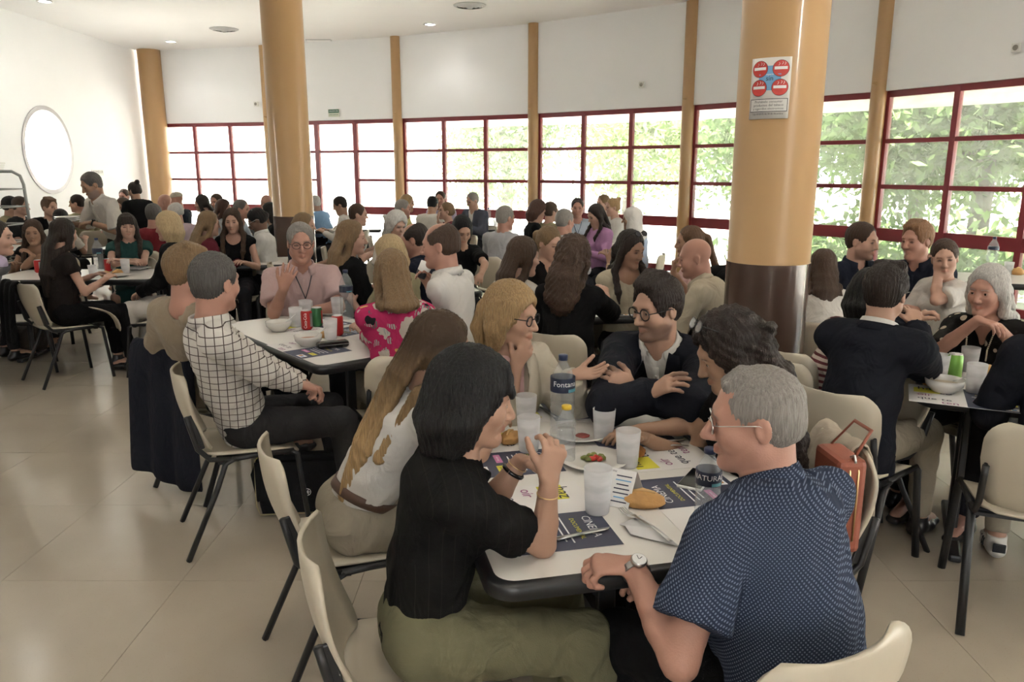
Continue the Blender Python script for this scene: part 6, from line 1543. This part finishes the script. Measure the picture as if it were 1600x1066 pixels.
r = person('person with glasses and a lanyard in a pale printed T-shirt facing the camera', (902, 325, 1.19), 180, 184, skin='pink', hair=('short', 'dark', {}), top=tee(K_paleb), glasses=dict(c='black')); lanyard(r, (.04, .06, .12))
person('person with long dark hair and glasses in a lilac cardigan looking down', (931, 337, 1.18), 238, 245, hp=-22, fem=True, skin='fair', hair=('long', 'dark', {'len': .16, 'frontlocks': 1}), top=knit(K_lilac), glasses=dict(c='black'))
person('person half hidden behind the blond bun', (942, 318, 1.19), 240, 240, skin='fair', hair=('short', 'dkblond', {}), top=tee(K_white))
person('person with a blond topknot in a white top by the windows', (957, 324, 1.19), 262, 258, fem=True, skin='fair', hair=('bun', 'blond', {'bz': .10}), top=knit(K_white))
person('person in a white headscarf and pale blue flowered dress', (987, 342, 1.17), 288, 280, fem=True, skin='olive', hair=('hijab', 'white', {'mat': K_white}), top=knit(pattern('cloth_blue_flowers', (.34, .40, .52), f_spots)), build=1.05)
r = person('person with long dark hair touching one ear, tan top, elbows on the table', (985, 390, 1.17), 168, 142, hp=-14, fem=True, skin='tan', hair=('long', 'dark', {'len': .22, 'frontlocks': 1}), top=tank(K_sand), glasses=dict(c='black', up=1, dark=1), lvl=1,
           arms=(dict(w=PD(975, 415, 5.45), e=PD(990, 458, 5.35), hd=(.1, .5, .8), pn=(-.6, -.6, 0), curl=.5), dict(w=PD(953, 412, 5.5), e=PD(948, 458, 5.4), hd=(0, -.3, 1.), pn=(-.8, -.5, 0), curl=.5)))
bangle(r, 1, gold)
person('person with a brown ponytail, hand at the mouth, behind the bald man in sand', (1077, 378, 1.15), 268, 272, hp=-4, fem=True, skin='tan', hair=('pony', 'chestnut', {'len': .28}), top=tee(K_pinkt), arms=(dict(w=PD(1052, 425, 5.5), hd=(0, 0, 1), pn=(-1, 0, 0), curl=.6), None))
person('bald person in a sand linen shirt with their back to the camera', (1086, 403, 1.13), 298, 282, hp=-12, skin='pink', hair=('none', 'grey', {}), top=shirt(K_sand, hem=.05, sl=.014), build=1.05)
person('person in a black top mostly hidden behind the no-smoking column', (1165, 384, 1.16), 40, 20, skin='light', hair=('short', 'dark', {}), top=tee(K_black))
person('person with big wavy brown hair in a black top with lace cuffs, from behind', (897, 405, 1.18), 28, 32, hp=-6, fem=True, skin='fair', hair=('curly', 'brown', {'len': .14}), top=tee(K_black, sleeve='half', sl=.014, hem=.04), legs=L_blk, build=1.12, arms=(None, dict(e=P(955, 490, .82), w=P(958, 462, .86))))
person('person with straight long dark hair in a cream top, left of the wavy-haired one', (818, 402, 1.16), 52, 62, hp=-6, fem=True, skin='fair', hair=('long', 'brown', {'len': .34}), top=tee(K_offw))
person('young blond person looking down, black top, beside the wavy-haired one', (858, 380, 1.16), 148, 138, hp=-16, fem=True, skin='fair', hair=('pony', 'dkblond', {}), top=tee(K_black, neck='v'))
# ---------- right side
person('person with wavy brown hair in a white T-shirt, seen from behind the column', (1285, 420, 1.06), 12, 8, fem=True, skin='fair', hair=('long', 'brown', {'len': .13}), top=tee(K_white), build=1.05)
person('person with short receding hair in a navy shirt looking right', (1347, 377, 1.20), 165, 138, skin='fair', hair=('short', 'brown', {}), top=shirt(K_navy, 'rolled'), beard='brown', lvl=1)
person('ginger-haired person in a dark navy open shirt looking left', (1432, 376, 1.22), 225, 245, skin='pink', hair=('shortm', 'ginger', {}), top=shirt(K_navy), lvl=1)
person('person with tied-back brown hair in a white blouse turning to the camera', (1476, 404, 1.14), 252, 208, hp=-6, hr=-8, fem=True, skin='fair', hair=('bun', 'brown', {'bz': -.01}), top=tee(K_white, sleeve='short', sl=.014), lvl=1, arms=(dict(w=PD(1466, 420, 4.8), e=PD(1462, 470, 4.7), hd=(.1, .2, 1), curl=.6), None))
r = person('person with short dark hair in a navy blazer, back to the camera, hands clasped', (1384, 458, 1.16), 50, 44, hp=-6, skin='light', hair=('shortm', 'dark', {}), top=shirt(K_white), jacket=blz(K_suit, long=1), legs=L_lin, glasses=dict(c='black'), build=.98, lvl=0,
           arms=(dict(w=PD(1435, 502, 3.75), hd=(.3, .6, .6), curl=.6), dict(w=PD(1432, 512, 3.6), hd=(.4, -.4, .7), curl=.6))); NAVY = r
person('person with a black bob in a maroon striped top behind the navy blazer', (1364, 462, 1.08), 70, 75, fem=True, skin='light', hair=('bob', 'black', {}), top=tee(K_stripe), lvl=1)
r = person('smiling person with long white-grey hair and pearl necklace, chin on hand', (1543, 455, 1.12), 232, 236, hp=-6, fem=True, skin='pink', hair=('long', 'white', {'len': .10, 'frontlocks': 0}), top=knit(K_beads, sleeve='half', neck='v'), smile=1., lvl=0,
           arms=(dict(w=PD(1560, 512, 3.55), e=PD(1600, 560, 3.6), hd=(.2, .5, .2), curl=.4), dict(w=PD(1528, 500, 3.55), e=PD(1466, 548, 3.75), hd=(.1, -.75, -.1), pn=(0, 0, -1), curl=.35)))
m_ = MB()
for q in (-1, 1):
    for k in range(22):
        t = k / 21; p_ = r['N'] * (1 - t) + (r['c1'] * .35 + r['c2'] * .65) * t + r['rt'] * q * (.062 - .025 * t) - r['bn'] * (.055 + .075 * min(1, t * 1.6)) - r['org']
        m_.lathe([(0, -.005), (.005, 0), (0, .005)], tuple(p_), 6)
m_.build('pearl_necklace', pm('pearl', (.62, .55, .42), .3), r['root'])
hd_ = np.array([2.15, 2.90, 1.20])
r = person('person in a dark suit and white trainers cut off by the right edge', hd_, 22, 20, skin='light', hair=('short', 'dark', {}), top=blz(K_suit), legs=L_lin, shoes='white', build=1.0, lvl=0, chair_at=(1.97, 2.76, 0), legpose={-1: dict(f=-.10, out=.02), 1: dict(f=-.02, out=.02)}); EDGE = r
for q in (-1, 1):
    A_ = r['LG'][q][2]
    for k in range(3):
        m_ = MB(); c = A_ + r['fw'] * (.03 + .022 * k) - r['up'] * 0 if False else A_ + r['fw'] * (.02 + .022 * k) - V3(0, 0, .045)
        m_.tube([Vector(c - r['rt'] * .046 + V3(0, 0, -.012) - r['org']), Vector(c - r['rt'] * .040 + r['fw'] * .012 + V3(0, 0, .022) - r['org'])], .004, 5); m_.build('shoe_stripe', ink, r['root'])
    m_ = MB(); m_.box(tuple(A_ - r['fw'] * .072 - V3(0, 0, .02) - r['org']), (.05, .008, .04), Matrix.Rotation(-math.radians(r['face']), 3, 'Z'), .003); m_.build('heel_tab', ink, r['root'])
# ---------- left side
person('person with tied dark hair in a grey blazer and patterned scarf at the left edge', (-5, 372, 1.24), 40, 78, hp=-2, fem=True, skin='fair', hair=('updo', 'dark', {}), top=tee(K_lav), jacket=blz(K_greyb), legs=L_dark, pel=P(-85, 478, .545))
person('bare-armed person with long brown hair holding a piece of bread', (52, 364, 1.09), 168, 158, hp=-4, fem=True, skin='tan', hair=('long', 'brown', {'len': .28, 'frontlocks': 1}), top=tank(K_black), arms=(dict(w=PD(52, 400, 7.25), e=PD(38, 418, 7.3), hd=(.1, .5, .6), curl=.5), None), lvl=1)
DRESS = person('person with very long dark hair in a dark sleeveless dress, back to the camera', (100, 366, 1.17), 40, 22, hp=-6, fem=True, skin='fair', hair=('long', 'dark', {'len': .34}), top=dict(kind='dress', mat=K_dress, sleeve='cap', hem=.05), legs=L_blk, lvl=1)
person('person with long dark hair and fringe in a dark green top, facing the camera', (199, 354, 1.145), 158, 150, hp=-4, fem=True, skin='fair', hair=('long', 'dark', {'len': .20, 'frontlocks': 1, 'fringe': 1}), top=tee(K_green, sleeve='cap'), legs=dict(kind='skirt', mat=K_green), lvl=1, arms=(dict(l=(.40, .05, .86), hint=(-.1, -.7, -.5), hd=(.4, .8, .2)), dict(l=(.42, .0, .84), hint=(-.1, .8, -.5), hd=(.3, -.8, .1))))
person('person with a blond bob in a black jacket and pale trousers, profile to the left', (262, 355, 1.20), 268, 276, hp=-4, fem=True, skin='fair', hair=('bob', 'ltblond', {}), top=tee(K_black), jacket=blz(K_black), legs=L_crm, lvl=1, arms=(dict(l=(.32, -.08, .66)), dict(l=(.32, .08, .66))))
r = person('standing waiter with grey hair and goatee in a short-sleeved white shirt holding plates', PD(143, 289, 8.0), 212, 222, hp=-24, skin='tan', hair=('short', 'dkgrey', {}), top=shirt(K_offw, 'half', sl=.02, hem=.10, loose=.008), stand=True, legs=L_blk, beard='grey', lvl=1,
           arms=(dict(l=(.36, -.08, 1.14), hd=(.5, .7, 0), hint=(-.3, -.6, -.8)), dict(l=(.40, .20, 1.12), hd=(.8, .2, 0), hint=(-.3, .6, -.8))))
watch(r, -1, False, (.05, .05, .05)); wq = r['lc'](.46, .18, 1.15)
for k in range(3): plate((wq[0], wq[1], wq[2] + .016 * k), ['lowest', 'middle', 'topmost'][k] + ' white plate in the stack carried by the waiter', .12)
person('standing waitress with a dark topknot in a black T-shirt and apron, from behind', PD(210, 298, 10.4), 318, 296, hp=-10, fem=True, skin='light', hair=('bun', 'dark', {'bz': .115}), top=tee(K_black, hem=.10), stand=True, legs=L_blk, lvl=1, s=.90, arms=(dict(l=(.28, -.22, 1.0)), dict(l=(.15, .3, .9))))
person('person with black bowl-cut hair in a beige jumper behind the trolley', (18, 322, 1.17), 78, 74, skin='light', hair=('bowl', 'black', {}), top=knit(K_khaki), lvl=1)
person('person with brown hair and glasses just behind the beige jumper', (33, 322, 1.19), 82, 88, skin='fair', hair=('short', 'brown', {}), top=tee(K_char), lvl=1)
person('young person with light brown hair in a dark jacket over a pale top', (78, 324, 1.18), 140, 112, hp=-4, skin='fair', hair=('shortm', 'chestnut', {}), top=tee(K_offw), jacket=blz(K_black), lvl=1)
person('person with black tied hair in a pale top in front of the dark jacket', (96, 342, 1.08), 5, 0, hp=-12, fem=True, skin='light', hair=('updo', 'black', {}), top=tee(K_offw), lvl=1)
person('person in an olive numbered jersey half hidden behind the waiter', (120, 318, 1.19), 300, 260, skin='light', hair=('short', 'dark', {}), top=tee(K_khaki))
person('person with short brown hair half hidden behind the waitress', (194, 307, 1.20), 180, 186, skin='pink', hair=('short', 'brown', {}), top=tee(K_white))
person('person with brown hair tied up in front of the waitress', (192, 322, 1.16), 200, 205, hp=-18, fem=True, skin='fair', hair=('bun', 'brown', {'bz': .05}), top=tee(K_white))
person('person with greying dark hair in a red polo shirt, back to the camera', (241, 336, 1.18), 5, 0, skin='pink', hair=('short', 'dkgrey', {}), top=tee(K_red, hem=.04), build=1.08)
person('bald older person in a pale lilac striped shirt behind the blond bob', (273, 332, 1.16), 300, 288, hp=-12, skin='pink', hair=('balding', 'white', {}), top=shirt(K_rose), glasses=dict(c='metal'))
person('bald person in front of the ochre corner post', (257, 316, 1.18), 270, 262, skin='pink', hair=('none', 'white', {}), top=shirt(K_white))
person('person wearing a cream peaked cap and navy jumper by the left windows', (276, 313, 1.19), 282, 276, skin='pink', hair=('cap', 'white', {'mat': K_cream}), top=knit(K_navy))
person('person with shoulder-length fair hair in a maroon jumper, from behind', (327, 350, 1.16), 48, 52, hp=-6, fem=True, skin='fair', hair=('long', 'dkblond', {'len': .10}), top=knit(K_maroon), build=1.05)
person('person with long brown hair in a black sleeveless top facing the camera', (363, 346, 1.18), 172, 170, fem=True, skin='fair', hair=('long', 'brown', {'len': .26, 'frontlocks': 1}), top=tank(K_black), lvl=1)
person('person with a low black bun and glasses in a white shirt looking down', (402, 344, 1.17), 262, 260, hp=-30, fem=True, skin='dark', hair=('updo', 'black', {}), top=shirt(K_white, hem=.05), glasses=dict(c='metal'), lvl=1, arms=(dict(l=(.36, -.1, .85)), dict(l=(.2, .26, .62))))
person('person with straight black hair beside the far column', (421, 333, 1.16), 255, 258, fem=True, skin='light', hair=('long', 'black', {'len': .2}), top=tee(K_black))
person('person with dark grey hair in profile behind the black sleeveless top', (378, 327, 1.16), 88, 92, skin='pink', hair=('short', 'dkgrey', {}), top=shirt(K_paleb))
person('person with long dark auburn hair looking right by the left windows', (350, 326, 1.16), 60, 78, fem=True, skin='fair', hair=('long', 'auburn', {'len': .15}), top=tee(K_grey))
person('person with short brown hair and glasses facing the camera by the left windows', (338, 316, 1.19), 190, 195, skin='pink', hair=('short', 'brown', {}), top=shirt(K_rose))
person('person with long dark hair resting the face on one hand by the left windows', (315, 318, 1.19), 250, 268, fem=True, skin='fair', hair=('long', 'dark', {'len': .14}), top=tee(K_teal), arms=(dict(w=PD(312, 325, 11.6), hd=(0, 0, 1), curl=.5), None))
person('bald person left of the far column by the windows', (416, 317, 1.17), 200, 200, skin='pink', hair=('none', 'grey', {}), top=shirt(K_grey))
person('person with gathered fair hair in a dark top behind the pink-shirt man', (476, 352, 1.16), 70, 85, fem=True, skin='fair', hair=('updo', 'dkblond', {}), top=tee(K_navy))
# ---------- clothes and bags hung on chairs
def cpt(R, x, y, z):
    c = R['chair']; a_ = c.rotation_euler.z; return (c.location.x + x * math.cos(a_) - y * math.sin(a_), c.location.y + x * math.sin(a_) + y * math.cos(a_), z)
def hang(R, prof, x0, x1, mat, name, label, wav=.018, n=15, taper=0., seed=0., th=.010):
    rows = []
    for j, (y, z) in enumerate(prof):
        row = []; t = j / (len(prof) - 1)
        for i in range(n):
            f_ = i / (n - 1); x = x0 + (x1 - x0) * f_; x += taper * t * (f_ - .5)
            row.append(cpt(R, x, y - wav * (.2 + t) * abs(math.sin(f_ * 9 + seed + .8 * t)) , z + .012 * math.sin(f_ * 7 + seed) * t))
        rows.append(row)
    return drape(rows, mat, name, label, 'clothing', th)
back_prof = [(-.225, .66), (-.262, .78), (-.290, .835), (-.325, .81), (-.34, .66), (-.345, .50), (-.35, .33), (-.355, .18), (-.35, .11)]
hang(BEIGE, back_prof, -.25, .26, cl('navy_coat', (.012, .013, .020)), 'hung_jacket', 'dark navy jacket hung over the chair of the beige jumper, almost to the floor', .03, 19, .10)
hang(DRESS, back_prof[:7], -.30, -.02, K_black, 'hung_coat', 'black coat hung over the chair of the dark-dressed woman at the left', .03, 13, .02)
hang(CURLY, [(-.345, .52), (-.34, .66), (-.322, .80), (-.288, .842), (-.245, .80), (-.215, .70), (-.195, .58), (-.18, .50)], -.06, .19, cl('beige_trench', (.40, .345, .275)), 'hung_jacket', 'beige jacket draped over the chair of the curly-haired woman', -.025, 15, .03, 1.)
c_ = CURLY['chair']; ob = tag(empty('shoulder_bag', cpt(CURLY, -.135, -.165, .535), c_.rotation_euler.z + math.pi), 'terracotta leather bag with brass zips hung on the chair back', 'bag'); terra = pm('terracotta_leather', (.27, .075, .042), .5, .12, 40, .15, 300)
m_ = MB(); m_.box((0, 0, .155), (.17, .09, .30), bevel=.018); m_.build('bag_body', terra, ob)
m_ = MB(); m_.box((.0, -.052, .12), (.13, .02, .18), bevel=.008); m_.build('front_pocket', terra, ob)
for xx in (-.012, .014): m_ = MB(); m_.tube([(.087, xx, .05), (.089, xx, .18), (.086, xx, .27), (.07, xx, .302)], .003, 6); m_.build('zip', gold, ob)
m_ = MB(); m_.box((-.01, -.064, .14), (.05, .004, .09), bevel=.0015); m_.build('black_patch', blk_plastic, ob)
m_ = MB(); m_.tube([(-.07, 0, .30), (-.05, .06, .385), (.05, .06, .385), (.07, 0, .30)], .008, 6, flat=.4); m_.build('strap', terra, ob)
m_ = MB(); m_.tube([(.06, 0, .31), (.08, 0, .32), (.09, 0, .30)], .004, 6); m_.build('clasp', alu, ob)
# cream tote strap over the dark dress chair
hang(DRESS, [(.10, .60), (.16, .58), (.24, .545), (.30, .47), (.31, .38)], .20, .29, K_cream, 'tote_strap', 'cream cloth bag lying over the lap beside the dark dress', .006, 7, 0.)
# empty chairs in view
for u, v, z, fc, lab in ((1268, 600, .6, 60, 'white chair back left of the navy blazer'), (250, 470, .6, 265, 'empty cream chair in front of the left table beside the pale trousers'), (1330, 640, .6, 268, 'second cream chair behind the chair with the terracotta bag'), (25, 470, .6, 60, 'cream chair at the left edge beside the brown bag')):
    q = P(u, v, z); chair(q[0], q[1], fc, lab)
print('PEOPLE', NPEOPLE[0], 'script', round(time.time() - T0, 1), 'polys', sum(len(o.data.polygons) for o in bpy.data.objects if o.type == 'MESH'))
